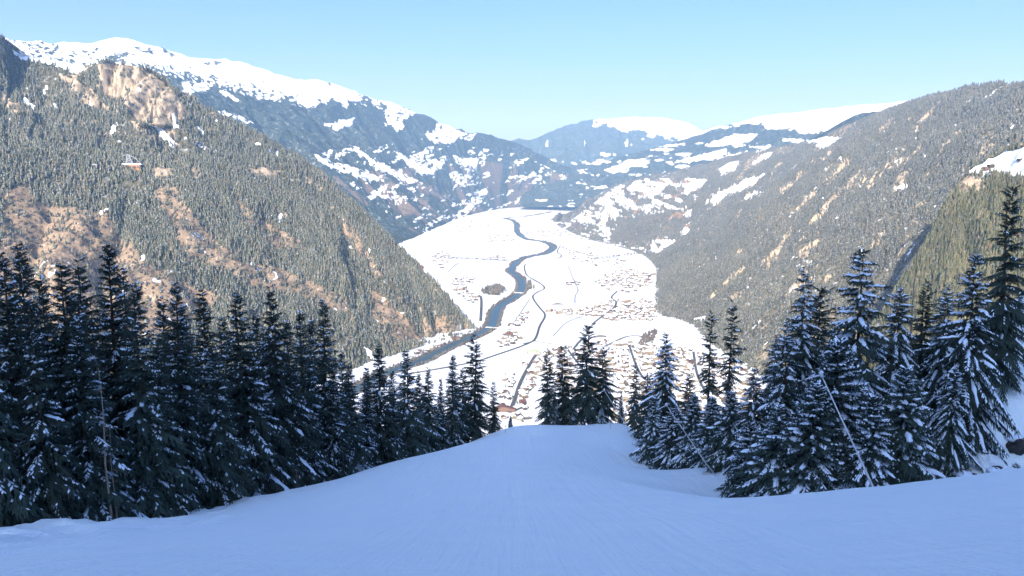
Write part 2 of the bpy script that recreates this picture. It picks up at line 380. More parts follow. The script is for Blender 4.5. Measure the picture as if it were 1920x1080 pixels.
# --- long snow-topped mountain on the left
c = [(-300, 60, 6500), (-100, 66, 7000), (20, 72, 7600), (100, 79, 8000), (160, 82, 8200), (210, 75, 8400), (250, 76, 8600), (300, 90, 8900), (350, 104, 9200), (385, 106, 9500), (440, 112, 9900), (480, 124, 10200), (540, 146, 10700), (600, 150, 11200), (650, 165, 11700), (700, 182, 12200), (750, 201, 12700), (800, 221, 13200), (850, 240, 13700), (900, 251, 14200), (950, 263, 14700), (1000, 285, 15100), (1050, 310, 15500), (1100, 327, 15900), (1150, 352, 16200)]
fo = [(300, 560), (400, 540), (480, 525), (560, 510), (620, 500), (660, 492), (690, 485), (715, 478), (735, 470), (755, 462), (775, 452), (790, 444), (805, 436), (820, 428), (835, 422), (850, 415), (868, 408), (890, 402), (915, 396), (945, 391), (975, 389), (1010, 388), (1050, 388), (1090, 388), (1140, 388)]
crest = WW(c); foot = GG(fo) - np.array([0, 0, 25])
TOP = [(-400, 20), (210, 55), (400, 85), (650, 140), (790, 205), (740, 206), (680, 188), (625, 180), (590, 196), (560, 188), (520, 181), (470, 172), (410, 154), (350, 141), (300, 130), (250, 128), (20, 135), (-400, 140)]
MEAD = [[(338, 155), (365, 152), (400, 162), (380, 173), (345, 176)], [(415, 167), (452, 186), (440, 188), (410, 173)], [(405, 206), (450, 219), (472, 233), (455, 231), (415, 213)], [(556, 176), (592, 186), (588, 200), (558, 198)],
        [(610, 233), (668, 221), (662, 236), (625, 243)], [(722, 204), (782, 208), (752, 225), (762, 240), (745, 249), (725, 233)], [(795, 256), (830, 224), (862, 250), (852, 268), (810, 267)], [(855, 244), (893, 254), (880, 263), (858, 258)], [(585, 288), (622, 300), (725, 337), (700, 341), (610, 312)], [(655, 268), (700, 298), (785, 342), (760, 342), (690, 307)], [(738, 283), (778, 300), (815, 327), (790, 327), (750, 300)], [(790, 293), (835, 305), (822, 317)], [(850, 290), (900, 300), (890, 315), (858, 305)]]
LOWM = [(590, 285), (800, 262), (980, 290), (1090, 345), (1000, 380), (870, 408), (800, 440), (700, 385)]
def cov_l2(px, py, x, y, z):
    top = paint(px, py, x, y, [(TOP, 1, 0)])
    wob = 24 * fbm(x / 330, y / 330, 5, 41) + 16 * fbm(px / 9, py / 6, 4, 43)
    top = inpoly(px, py + wob, TOP) * 1.0
    rocks = (fbm(x / 160, y / 160, 5, 61) + 0.5 * fbm(px / 7, py / 7, 3, 62) > 0.40) & (py > 84)
    m = paint(px, py, x, y, [(q, 1, 11) for q in MEAD])
    st = 0.75 * fbm((px * 0.9 - py * 1.1) / 42, (px * 0.55 + py) / 12, 4, 23) + 0.55 * fbm((px - py) / 13, (px * 0.5 + py) / 6, 3, 24)
    low = inpoly(px, py, LOWM) & (st > 0.17 + 0.0012 * np.maximum(0, 335 - py))
    spk = fbm(px / 4.5, py / 3.5, 3, 71) > -0.12
    top = np.maximum(top * ((py < 60 + 0.21 * px) | spk), 0.9 * inpoly(px, py - 10, TOP) * (fbm(px / 4, py / 4, 3, 72) > .22)); low = low & spk; m = m * (spk | (fbm(px / 9, py / 7, 3, 73) > -.1))
    return {'r': np.maximum(np.maximum(top * (1 - 0.75 * rocks), m), low * 0.95), 'b': 0.85 * (inpoly(px, py, [(620, 330), (900, 300), (1130, 340), (1000, 392), (800, 445), (700, 400)]) & (fbm(x / 260, y / 260, 4, 29) > 0.1)), 'g': 0 * px}
loft('left_snowy_mountain', [behind(crest, -800, 2500, -700), crest, foot], 620, [8, 230], M['far_forest'], 230, 1500, 130, 650, 1, cov_l2, 21, curve=90)

# --- far mountain closing the valley
c = [(880, 290, 20000), (960, 263, 21000), (1000, 262, 21500), (1040, 245, 22000), (1080, 232, 22500), (1100, 226, 23000), (1150, 221, 23500), (1200, 219, 24000), (1250, 222, 24000), (1290, 231, 24000), (1320, 246, 24500), (1345, 238, 25000), (1370, 240, 25000), (1450, 250, 25000)]
crest = WW(c); foot = WW([(p[0], 378, 17000) for p in c])
FT = [(1110, 236), (1125, 215), (1310, 205), (1460, 225), (1460, 262), (1335, 265), (1290, 266), (1255, 258), (1225, 250), (1180, 243), (1150, 238), (1120, 236)]
def cov_c(px, py, x, y, z):
    w = 14 * fbm(x / 500, y / 500, 5, 4) + 12 * fbm(px / 9, py / 6, 4, 5)
    st = fbm(px / 9, py / 30, 4, 2)
    low = inpoly(px, py, [(1020, 300), (1120, 285), (1230, 300), (1230, 345), (1040, 330)]) & (0.7 * fbm(px / 30, py / 8, 4, 8) + .5 * fbm(px / 8, py / 4, 3, 9) > 0.16)
    return {'r': np.maximum(np.maximum(inpoly(px, py + w, FT) * 1.0, 0.9 * ((st > 0.55) & (py < 275))), low * 0.95)}
loft('far_valley_mountain', [behind(crest, 0, 3000, -900), crest, foot], 260, [6, 120], M['far_forest'], 260, 1800, 200, 900, 1, cov_c, 33)

# --- far snowy plateau on the right
c = [(990, 332, 17000), (1060, 314, 16500), (1130, 301, 16000), (1200, 284, 15500), (1260, 268, 15000), (1310, 254, 14500), (1345, 241, 14200), (1385, 231, 14000), (1430, 219, 13500), (1500, 210, 13000), (1560, 203, 12500), (1600, 198, 12000), (1650, 194, 11500), (1700, 190, 11000), (1760, 181, 10500), (1850, 172, 10000)]
crest = WW(c); foot = WW([(p[0] - 20, 388 - max(0, p[0] - 1300) * 0.05, p[2] - 2600) for p in c])
PT = [(1330, 246), (1385, 215), (1500, 190), (1760, 165), (1900, 150), (1900, 215), (1700, 222), (1640, 228), (1590, 238), (1540, 246), (1500, 244), (1440, 238), (1400, 232), (1350, 240)]
PM = [[(1332, 268), (1375, 252), (1420, 250), (1415, 262), (1380, 270), (1340, 275)], [(1265, 302), (1320, 288), (1365, 279), (1360, 290), (1290, 305)], [(1470, 258), (1510, 262), (1500, 268), (1465, 263)], [(1360, 293), (1395, 285), (1390, 293)], [(1130, 320), (1180, 300), (1215, 296), (1190, 310), (1150, 325)], [(1060, 300), (1100, 290), (1095, 302)]]
def cov_r2(px, py, x, y, z):
    w = 9 * fbm(x / 400, y / 400, 5, 14) + 10 * fbm(px / 10, py / 5, 4, 15)
    low = (0.75 * fbm(px / 40, py / 8, 4, 18) + 0.5 * fbm(px / 10, py / 4, 3, 19) > 0.27) & (py > 262)
    return {'r': np.maximum(np.maximum(inpoly(px, py + w, PT) * 1.0, paint(px, py, x, y, [(q, 1, 5) for q in PM])), low * 0.95)}
loft('right_snowy_plateau', [behind(crest, 400, 3000, -300), crest, foot], 420, [6, 130], M['far_forest'], 90, 900, 70, 600, 1, cov_r2, 43)

# --- dark knoll in front of the plateau
c = [(1470, 285, 8600), (1540, 252, 8400), (1590, 222, 8200), (1620, 212, 8100), (1650, 210, 8000), (1690, 212, 7900), (1740, 205, 7800), (1800, 200, 7700)]
crest = WW(c); foot = WW([(p[0] - 40, 330, p[2] - 1300) for p in c])
loft('right_knoll', [behind(crest, 300, 1200, -300), crest, foot], 120, [5, 50], M['far_forest'], 50, 400, 40, 300, 1, lambda px, py, x, y, z: {'r': paint(px, py, x, y, [([(1690, 205), (1760, 190), (1760, 205), (1700, 214)], 1, 5)])}, 47)

# --- right valley side
c = [(1080, 392, 11600), (1140, 353, 12000), (1200, 333, 11300), (1260, 320, 10500), (1330, 305, 9700), (1400, 288, 9000), (1500, 268, 8000), (1560, 252, 7400), (1600, 233, 7000), (1650, 214, 6500), (1700, 198, 6000), (1745, 185, 5600), (1790, 172, 5100), (1830, 162, 4800), (1870, 160, 4500), (1930, 158, 4100), (2050, 135, 3500), (2250, 100, 2800), (2600, 60, 1900)]
fo = [(1045, 424), (1062, 432), (1085, 442), (1115, 452), (1144, 459), (1170, 466), (1190, 472), (1210, 482), (1222, 492), (1230, 505), (1230, 525), (1228, 548), (1226, 575), (1240, 592), (1270, 600), (1300, 612), (1325, 640), (1400, 690), (1500, 760)]
crest = np.vstack([G(1033, 413)[None], WW(c)]); foot = np.vstack([G(1032, 415)[None], GG(fo)]) - np.array([0, 0, 15])
RM = [[(1280, 345), (1320, 336), (1322, 348), (1285, 364)], [(1345, 318), (1365, 306), (1388, 301), (1380, 318), (1350, 330)], [(1320, 382), (1345, 362), (1382, 344), (1442, 321), (1428, 335), (1385, 360), (1345, 377)], [(1388, 376), (1415, 360), (1437, 356), (1425, 366), (1400, 377)], [(1408, 304), (1430, 290), (1452, 284), (1442, 298), (1414, 309)], [(1500, 268), (1540, 256), (1582, 257), (1542, 282), (1530, 270)], [(1470, 325), (1498, 305), (1490, 320)], [(1676, 350), (1700, 345), (1705, 355), (1680, 360)], [(1720, 348), (1748, 345), (1742, 353)],
      [(1290, 598), (1340, 590), (1310, 608)]]
RLOW = [(1100, 392), (1150, 352), (1210, 334), (1330, 335), (1300, 380), (1292, 440), (1230, 480), (1140, 458), (1050, 428)]
def cov_r1(px, py, x, y, z):
    st = 0.75 * fbm((px + py * 1.2) / 36, (py * 1.2 - px * 0.45) / 10, 4, 52) + 0.5 * fbm((px + py) / 12, (py - px * .4) / 5, 3, 53)
    low = inpoly(px, py, RLOW) & (st > 0.03)
    wood = paint(px, py, x, y, [([(1140, 440), (1190, 405), (1260, 395), (1290, 415), (1275, 440), (1200, 455), (1150, 455)], 1, 10), ([(1032, 405), (1060, 390), (1075, 402), (1050, 425), (1033, 422)], 1, 3)])
    rk = (fbm((px + py) / 22, (py - px) / 75, 4, 66) > 0.27) & (px > 1330)
    return {'r': np.maximum(np.maximum(paint(px, py, x, y, [(q, 1, 4) for q in RM]), low * (1 - wood)), 0.6 * (fbm(x / 45, y / 45, 4, 71) > 0.46)), 'g': 0.75 * rk, 'b': 0.7 * (low < .5) * inpoly(px, py, RLOW) * (fbm(x / 150, y / 150, 4, 72) > 0.1)}
right_side, RV, RC = loft('right_forest_hillside', [behind(crest, 500, 900, -200), crest, foot], 560, [8, 150], M['right_forest'], 95, 700, 125, 330, 1, cov_r1, 57)

# --- nearer spur at the right edge, with an alpine meadow on it
c = [(2300, 200, 1300), (2060, 250, 1700), (1985, 265, 2000), (1930, 276, 2200), (1885, 284, 2320), (1850, 300, 2350), (1815, 326, 2330), (1775, 385, 2260), (1742, 445, 2200), (1700, 515, 2100), (1650, 590, 2000), (1590, 670, 1930)]
f = [(2500, 700, 800), (2250, 760, 950), (2150, 780, 1100), (2050, 800, 1200), (1980, 810, 1250), (1920, 815, 1300), (1860, 815, 1350), (1800, 815, 1400), (1750, 815, 1450), (1690, 815, 1520), (1620, 815, 1600), (1560, 815, 1680)]
def cov_r0(px, py, x, y, z):
    return {'r': paint(px, py, x, y, [([(1812, 322), (1850, 300), (1885, 284), (1930, 272), (2100, 245), (2100, 340), (1920, 334), (1880, 328), (1845, 326)], 1, 5)]), 'g': paint(px, py, x, y, [([(1780, 350), (1815, 330), (1850, 335), (1840, 360), (1800, 365)], .8, 8)]), 'b': 0 * px}
crest = WW(c)
spur, SV, SC = loft('right_near_spur', [behind(crest, 120, 420, -330), crest, WW([(p[0] + 15, p[1] + 48, p[2] - 140) for p in c]), WW(f)], 200, [14, 16, 70], M['near_forest'], 60, 200, 45, 130, 1, cov_r0, 63)

# ------------------------------------------------------------------ foreground slope (thin-plate through measured points)
ctl = [W(*p) for p in [(960, 1080, 13), (960, 1000, 20.5), (960, 900, 47), (960, 846, 76), (960, 815, 110), (960, 800, 145), (1170, 797, 150), (1080, 799, 148),
       (0, 1080, 13), (0, 1040, 25), (0, 1003, 46), (190, 992, 55), (330, 976, 62), (430, 947, 70), (560, 922, 82), (700, 892, 105), (850, 866, 135), (920, 815, 150), (600, 960, 45), (700, 880, 100),
       (1920, 1080, 11), (1390, 940, 42), (1650, 920, 40), (1920, 895, 38), (1215, 880, 100), (1340, 905, 80), (1880, 760, 72), (1900, 668, 85), (1850, 850, 64)]]
ctl += [np.array(p, float) for p in [(0, 0, -1.75), (22, 45, -19.2), (30, 50, -22), (30, 66, -31), (45, 66, -30), (15, 60, -25.5), (0, 165, -58), (25, 165, -60), (-30, 170, -68), (0, 250, -118), (0, 500, -310), (0, 900, -610), (0, 1200, -700),
       (-80, 60, -42), (-80, 110, -60), (-50, 140, -60), (-150, 80, -75), (80, 95, -8), (100, 60, 8), (60, 130, -33), (45, 120, -40), (35, 150, -58), (100, 160, -40), (-40, 0, -8), (40, 0, 5), (0, -20, 5), (-60, -20, -6), (60, -20, 15), (0, -60, 26), (0, -150, 108), (0, -220, 170),
       (0, -300, 232), (-250, -300, 222), (250, -300, 236), (0, -480, 190), (-600, -350, 130), (600, -350, 170), (-600, 0, -160), (600, 0, 20), (-600, 600, -620), (600, 700, -620), (-700, 1100, -800), (700, 1200, -800), (0, -900, -100), (-700, -900, -150), (700, -900, -100), (300, 200, -60), (-300, 200, -170), (400, 500, -350), (-400, 500, -420)]]
ctl = np.array(ctl)
def tps_fit(P):
    n = len(P); d = np.linalg.norm(P[:, None, :2] - P[None, :, :2], axis=2)
    K = np.where(d > 0, d * d * np.log(d + 1e-9), 0); K += np.eye(n) * 0.6
    Q = np.hstack([np.ones((n, 1)), P[:, :2]]); A = np.block([[K, Q], [Q.T, np.zeros((3, 3))]])
    return np.linalg.solve(A, np.concatenate([P[:, 2], np.zeros(3)]))
TW = tps_fit(ctl)
def ground(x, y, rough=True):
    x = np.asarray(x, float); y = np.asarray(y, float); sh = x.shape; x = x.ravel(); y = y.ravel()
    z = TW[-3] + TW[-2] * x + TW[-1] * y
    for (cx, cy, _), w in zip(ctl, TW[:-3]):
        d2 = (x - cx) ** 2 + (y - cy) ** 2; z = z + w * 0.5 * d2 * np.log(d2 + 1e-12)
    if rough:
        near = np.exp(-((y - 40) / 160) ** 2)
        off = np.clip((np.abs(x - 2) - 12 - 0.10 * y) / 10, 0, 1)      # rougher off the groomed run
        z = z + 0.14 * fbm(x / 7, y / 7, 3, 5) * near + 0.05 * fbm(x / 1.7, y / 2.6, 3, 15) * near + 1.1 * off * fbm(x / 3.0, y / 3.0, 4, 9) * near + 0.02 * fbm(x / 0.9, y / 0.9, 3, 6)
    return z.reshape(sh)
def spaced(parts):
    return np.unique(np.concatenate([np.linspace(a, b, n) for a, b, n in parts]))
gx = spaced([(-900, -160, 20), (-160, -60, 50), (-60, 70, 330), (70, 160, 50), (160, 900, 20)])
gy = spaced([(-900, -60, 40), (-60, 4, 40), (4, 70, 230), (70, 175, 190), (175, 260, 30), (260, 1200, 40)])
GX, GY = np.meshgrid(gx, gy, indexing='ij')
GZ = np.maximum(ground(GX, GY), -640)
me = mesh_np('ski_slope', np.stack([GX, GY, GZ], -1).reshape(-1, 3), grid_faces(len(gx), len(gy)), M['piste'], True)
structure(link('ski_slope', me))

# ------------------------------------------------------------------ forests on the hillsides (one mass each)
def conifer_proto(name, mat, tiers=4, k=7, seed=0, slim=0.2):
    r = np.random.default_rng(seed); mb = MB()
    for i in range(tiers):
        z0 = 0.06 + 0.9 * i / tiers * 0.95; z1 = min(1.0, z0 + 1.55 / tiers); rad = slim * (1 - i / tiers) ** 0.8 + 0.015
        a = np.arange(k) * 2 * math.pi / k + r.random() * 3; rr = rad * (0.7 + 0.6 * r.random(k))
        v = np.stack([rr * np.cos(a), rr * np.sin(a), z0 + 0.05 * r.random(k) - 0.03], 1)
        mb.add(np.vstack([v, [[0, 0, z1]]]), [(j, (j + 1) % k, k) for j in range(k)])
    mb.tube([(0, 0, -0.12), (0, 0, 0.3)], 0.018, 4, False)
    return bpy.data.objects.new(name, mb.mesh(name, mat))
def forest(name, pts, scl, protos, label, cat='forest'):
    me = bpy.data.meshes.new(name); pts = np.asarray(pts, np.float32)
    me.vertices.add(len(pts)); me.vertices.foreach_set('co', pts.ravel())
    for nm, arr, ty in (('scl', scl, 'FLOAT'), ('rot', rng.random(len(pts)) * 6.28, 'FLOAT'), ('wid', 0.75 + 0.6 * rng.random(len(pts)), 'FLOAT'), ('kind_index', rng.integers(0, len(protos), len(pts)), 'INT')):
        a = me.attributes.new(nm, ty, 'POINT'); a.data.foreach_set('value', np.asarray(arr, np.int32 if ty == 'INT' else np.float32))
    o = link(name, me); o['kind'] = 'stuff'; o['label'] = label; o['category'] = cat
    ng = bpy.data.node_groups.new(name + '_nodes', 'GeometryNodeTree')
    ng.interface.new_socket('Geometry', in_out='INPUT', socket_type='NodeSocketGeometry'); ng.interface.new_socket('Geometry', in_out='OUTPUT', socket_type='NodeSocketGeometry')
    gi = ng.nodes.new('NodeGroupInput'); go = ng.nodes.new('NodeGroupOutput')
    g2i = ng.nodes.new('GeometryNodeGeometryToInstance')
    for p in protos[::-1]:
        oi = ng.nodes.new('GeometryNodeObjectInfo'); oi.inputs['Object'].default_value = p; oi.inputs['As Instance'].default_value = True
        ng.links.new(oi.outputs['Geometry'], g2i.inputs[0])
    iop = ng.nodes.new('GeometryNodeInstanceOnPoints'); iop.inputs['Pick Instance'].default_value = True
    def attr(nm, ty='FLOAT'):
        a = ng.nodes.new('GeometryNodeInputNamedAttribute'); a.data_type = ty; a.inputs['Name'].default_value = nm; return a.outputs[0]
    ng.links.new(gi.outputs[0], iop.inputs['Points']); ng.links.new(g2i.outputs[0], iop.inputs['Instance'])
    ng.links.new(attr('kind_index', 'INT'), iop.inputs['Instance Index'])
    cr = ng.nodes.new('ShaderNodeCombineXYZ'); ng.links.new(attr('rot'), cr.inputs[2])
    e2r = ng.nodes.new('FunctionNodeEulerToRotation'); ng.links.new(cr.outputs[0], e2r.inputs[0]); ng.links.new(e2r.outputs[0], iop.inputs['Rotation'])
    s = attr('scl'); mu = ng.nodes.new('ShaderNodeMath'); mu.operation = 'MULTIPLY'; ng.links.new(s, mu.inputs[0]); ng.links.new(attr('wid'), mu.inputs[1])
    cs = ng.nodes.new('ShaderNodeCombineXYZ'); ng.links.new(mu.outputs[0], cs.inputs[0]); ng.links.new(mu.outputs[0], cs.inputs[1]); ng.links.new(s, cs.inputs[2])
    ng.links.new(cs.outputs[0], iop.inputs['Scale'])
    ng.links.new(iop.outputs[0], go.inputs[0])
    md = o.modifiers.new('trees', 'NODES'); md.node_group = ng
    return o
def scatter(V, density):
    """V (nu,nv,3); density per vertex in trees per m2 -> points"""
    a = V[:-1, :-1]; b = V[1:, :-1]; c = V[1:, 1:]; d = V[:-1, 1:]
    area = 0.5 * np.linalg.norm(np.cross(c - a, d - b), axis=2)
    den = 0.25 * (density[:-1, :-1] + density[1:, :-1] + density[1:, 1:] + density[:-1, 1:])
    n = rng.poisson(area * den); ii, jj = np.nonzero(n); cnt = n[ii, jj]; ii = np.repeat(ii, cnt); jj = np.repeat(jj, cnt)
    u = rng.random((len(ii), 1)); v = rng.random((len(ii), 1))
    return a[ii, jj] * (1 - u) * (1 - v) + b[ii, jj] * u * (1 - v) + c[ii, jj] * u * v + d[ii, jj] * (1 - u) * v
def visible(P, m=60):
    px, py = project(P); return (px > -m) & (px < 1920 + m) & (py < 1100) & (P[:, 1] > 0)
def wood(name, V, C, base, mat, label, ymax=9e9, hmin=13, hmax=25, slim=0.2, thin=None):
    clear = np.clip(1 - 1.12 * C[..., 2] - 1.15 * C[..., 1] - 1.3 * C[..., 0], 0.0, 1)
    x, y = V[..., 0], V[..., 1]
    patch = np.clip(0.8 + 1.5 * fbm(x / 150, y / 150, 4, 88), 0.08, 1.5)
    den = base * clear * patch + base * 0.035
    den[C[..., 0] > 0.9] *= 0.02
    if thin is not None: den = den * thin
    P = scatter(V, den); P = P[visible(P) & (P[:, 1] < ymax)]
    protos = [conifer_proto(name + '_conifer', mat, 4, 7, s, slim * q) for s, q in ((1, 1.0), (2, 0.8), (3, 1.2))]
    hs = hmin + (hmax - hmin) * rng.random(len(P)) ** 1.3
    return forest(name, P, hs, protos, label), len(P)
cnt = {}
_, cnt['l'] = wood('left_spur_forest', LV[:, 12:], LC[:, 12:], 0.026, M['wood_left'], 'dense conifer forest with brown clearings on the left spur')
_, cnt['c'] = wood('cliff_forest', CV[:, 10:], CC[:, 10:], 0.017, M['wood_left'], 'conifer forest growing around the pale cliffs')
_, cnt['r'] = wood('right_slope_forest', RV[:, 8:], RC[:, 8:], 0.016, M['wood_right'], 'frosted conifer forest covering the long right valley side', ymax=9500, hmin=14, hmax=26)
_, cnt['s'] = wood('right_spur_forest', SV[:, 10:], SC[:, 10:] * np.array([1, 1, .25, 1]), 0.022, M['wood_olive'], 'olive conifer forest on the spur below the alpine meadow', hmin=12, hmax=22)
P = scatter(LV[:, 12:], 0.005 * (LC[:, 12:, 2] > .5)); P = P[visible(P)]
forest('clearing_shrubs', P, 3 + 6 * rng.random(len(P)), [conifer_proto('shrub', M['bare_crown'], 2, 6, s, .45) for s in (14, 15)], 'bare brown shrubs scattered over the clearings of the left spur', 'shrubs')

# ------------------------------------------------------------------ the air: one even haze round everything
hb = MB(); hb.box((0, 14500, 752), (25000, 33000, 2796))
hm = bpy.data.materials.new('haze'); hm.use_nodes = True; t = hm.node_tree; t.nodes.remove(t.nodes['Principled BSDF'])
pv = t.nodes.new('ShaderNodeVolumePrincipled'); pv.inputs['Density'].default_value = HAZE; pv.inputs['Color'].default_value = (0.32, 0.60, 1.0, 1)
pv.inputs['Absorption Color'].default_value = (1, 1, 1, 1); pv.inputs['Anisotropy'].default_value = 0.0
t.links.new(pv.outputs[0], t.nodes['Material Output'].inputs['Volume'])
hz = link('haze', hb.mesh('haze', hm)); hz['kind'] = 'stuff'; hz['label'] = 'thin blue winter haze filling the whole valley'

# ------------------------------------------------------------------ valley floor: river, roads, bridges
def zpx(l): return [(760 + x / 3.176, 360 + y / 3.176) for x, y in l]      # from a 3.176x crop
def flat_curve(pts, n):
    P = catmull(GG(pts), n); return P
def ribbon(name, P, width, z, mat, edge=0.0):
    T = np.gradient(P, axis=0); T /= np.linalg.norm(T, axis=1)[:, None]; S = np.stack([T[:, 1], -T[:, 0], 0 * T[:, 0]], 1)
    n = len(P); w = width * (1 + edge * fbm(np.arange(n) / 6.0, np.zeros(n), 3, int(width)))[:, None] / 2
    V = np.stack([P - S * w, P + S * w], 1); V[..., 2] = z
    return structure(link(name, mesh_np(name, V.reshape(-1, 3), grid_faces(n, 2), mat)))
RIVER = [(640, 745), (720, 702)] + zpx([(80, 1010), (200, 950), (330, 890), (450, 840), (510, 800), (525, 760), (545, 700), (600, 655), (660, 620), (693, 580), (690, 530), (665, 500), (630, 475), (640, 445), (680, 405), (740, 385), (820, 370), (870, 345), (875, 320), (820, 295), (740, 285), (690, 262), (665, 230), (665, 195), (640, 170), (600, 157), (700, 148), (800, 132), (870, 120)])
RP = flat_curve(RIVER, 400)
ribbon('river_bank', RP, 66, FLOOR + 0.3, flat_mat('bank_gravel', (0.13, 0.115, 0.095), 0.95, 0.4, 0.03), 0.35)
ribbon('river', RP, 35, FLOOR + 0.7, M['water'], 0.15)
ROADS = [(zpx([(700, 905), (770, 880), (800, 800), (832, 735), (800, 690), (770, 650), (760, 620), (790, 595), (828, 575), (810, 550), (760, 520), (720, 490), (710, 440), (740, 425), (820, 415), (900, 400), (930, 380), (905, 355), (925, 318)]), 10, 'road'),
         (zpx([(448, 770), (452, 700), (452, 640), (440, 618), (380, 600)]), 13, 'road'), (zpx([(1010, 660), (1012, 620), (1028, 580), (1000, 520), (970, 440)]), 6, 'track'),
         (zpx([(780, 655), (1000, 660), (1230, 668)]), 6, 'track'), (zpx([(1110, 790), (1180, 735), (1240, 690), (1255, 655), (1228, 628), (1262, 590)]), 10, 'road'),
         (zpx([(1190, 920), (1250, 890), (1320, 862), (1390, 858), (1430, 885), (1440, 915)]), 12, 'track'), (zpx([(1000, 940), (1030, 900), (1062, 868)]), 10, 'road'),
         (zpx([(20, 1085), (250, 1045), (420, 1010), (560, 965), (690, 920), (770, 885)]), 12, 'road'), (zpx([(770, 890), (950, 915), (1200, 925), (1420, 950)]), 7, 'track'),
         (zpx([(150, 385), (300, 392), (480, 402), (640, 412)]), 16, 'road'), (zpx([(1100, 400), (1300, 385), (1480, 350), (1620, 322)]), 12, 'track'),
         ([(1005, 665), (1080, 690), (1180, 705), (1300, 720), (1420, 760)], 9, 'road'), ([(1060, 650), (1090, 690), (1130, 740), (1150, 790)], 8, 'road'), ([(1180, 650), (1200, 700), (1250, 760), (1270, 800)], 8, 'road'), ([(1300, 660), (1310, 710), (1350, 780)], 8, 'road'), ([(1040, 730), (1200, 750), (1380, 790)], 8, 'road'),
         (zpx([(640, 790), (700, 700), (740, 640)]), 4, 'track'), (zpx([(850, 720), (1000, 745), (1110, 770)]), 5, 'track'), (zpx([(860, 560), (950, 548), (1110, 540)]), 4, 'track'), (zpx([(300, 335), (500, 320), (760, 330)]), 6, 'track'), (zpx([(520, 330), (560, 300), (640, 255)]), 6, 'track'), (zpx([(930, 320), (1060, 345), (1180, 350)]), 6, 'track'), (zpx([(250, 480), (330, 420), (480, 405)]), 5, 'track'), (zpx([(880, 860), (960, 780), (1060, 740)]), 4, 'track'), (zpx([(1100, 600), (1000, 590), (860, 620)]), 4, 'track'),
         ([(955, 775), (965, 750), (975, 720), (990, 690), (1005, 665)], 11, 'road')]
RD = []
for k, (pts, w, mt) in enumerate(ROADS):
    P = flat_curve(pts, 90); RD.append((P, w)); ribbon('road', P, w, FLOOR + 1.0 + 0.05 * k, M[mt], 0.05)
def bridge(a, b, label, w=9):
    a = G(*a); b = G(*b); d = b - a; L = np.linalg.norm(d[:2]); rz = math.atan2(d[1], d[0]); mid = (a + b) / 2
    root = link('bridge', None, loc=(mid[0], mid[1], FLOOR), rot=(0, 0, rz)); tag(root, label, 'bridge', 'bridges over the valley river')
    m = MB(); m.box((0, 0, 5.5), (L, w, 1.2)); link('deck', m.mesh('deck', M['concrete']), root)
    for s in (-1, 1):
        m = MB(); m.box((0, s * (w / 2 - .2), 6.75), (L, .3, 1.2)); link('railing', m.mesh('railing', M['steel']), root)
    for q in (-0.22, 0.22):
        m = MB(); m.box((L * q, 0, 2.4), (2.2, w - 2, 4.9)); link('pier', m.mesh('pier', M['concrete']), root)
bridge(*zpx([(478, 814), (655, 824)]), 'long pale bridge crossing the river below the wooded spur')
bridge(*zpx([(640, 604), (706, 609)]), 'short bridge crossing the river bend beside the dark copse')

# ------------------------------------------------------------------ houses in the valley
def house_meshes(w, d, h, wall, roofm, snow, pitch=0.42, ov=1.1):
    m = MB(); r = pitch * w / 2
    m.add([(-w/2, -d/2, -1), (w/2, -d/2, -1), (w/2, d/2, -1), (-w/2, d/2, -1), (-w/2, -d/2, h), (w/2, -d/2, h), (w/2, d/2, h), (-w/2, d/2, h), (0, -d/2, h + r), (0, d/2, h + r)],
          [(0, 1, 5, 8, 4), (1, 2, 6, 5), (2, 3, 7, 9, 6), (3, 0, 4, 7)])
    a = m.mesh('wall', wall)
    def slab(t0, t1, o, mat, nm):
        q = MB(); W2 = w / 2 + o; D2 = d / 2 + o; e = h - pitch * o; k = h + r
        for s in (-1, 1):
            v = [(0, -D2, k + t0), (s * W2, -D2, e + t0), (s * W2, D2, e + t0), (0, D2, k + t0)]; u = [(x, y, z + t1 - t0) for x, y, z in v]
            f = [(0, 1, 2, 3), (4, 7, 6, 5), (0, 4, 5, 1), (1, 5, 6, 2), (2, 6, 7, 3)]
            q.add(v + u, f if s < 0 else [p[::-1] for p in f])
        return q.mesh(nm, mat)
    b = slab(0.05, 0.4, ov, roofm, 'roof'); c = slab(0.42, 0.95, ov - 0.15, M['roof_snow'], 'snow') if snow else None
    bal = MB(); bal.box((0, -d / 2 - 0.7, h * 0.45), (w * 0.9, 1.3, 1.0))
    return a, b, c, bal.mesh('balcony', M['brown timber'])
KINDS = []
for nm, w, d, h, rf, sn, lab in [('cream', 11, 13, 6.5, 'dark_roof', 1, 'cream chalet with snowy gable roof'), ('white', 12, 12, 7, 'dark_roof', 1, 'white house with snowy gable roof'), ('brown timber', 10, 12, 6, 'dark_roof', 1, 'brown timber chalet with snowy roof'),
                                 ('ochre', 13, 15, 8.5, 'dark_roof', 1, 'ochre guesthouse with snowy roof'), ('cream', 18, 26, 12, 'dark_roof', 1, 'large cream hotel with snowy roof'), ('white', 11, 13, 6.5, 'red_roof', 0, 'white house with bare red roof'),
                                 ('terracotta', 12, 16, 7, 'red_roof', 0, 'terracotta house with bare red roof'), ('brown timber', 14, 20, 8, 'dark_roof', 1, 'big timber farmhouse with snowy roof'), ('grey', 16, 34, 7, 'dark_roof', 1, 'long grey hall with snowy roof')]:
    KINDS.append((house_meshes(w, d, h, M[nm], M[rf], sn, 0.42 if w < 15 else 0.28), lab, max(w, d), sn))
KW = np.array([.2, .17, .2, .13, .06, .06, .06, .08, .04])
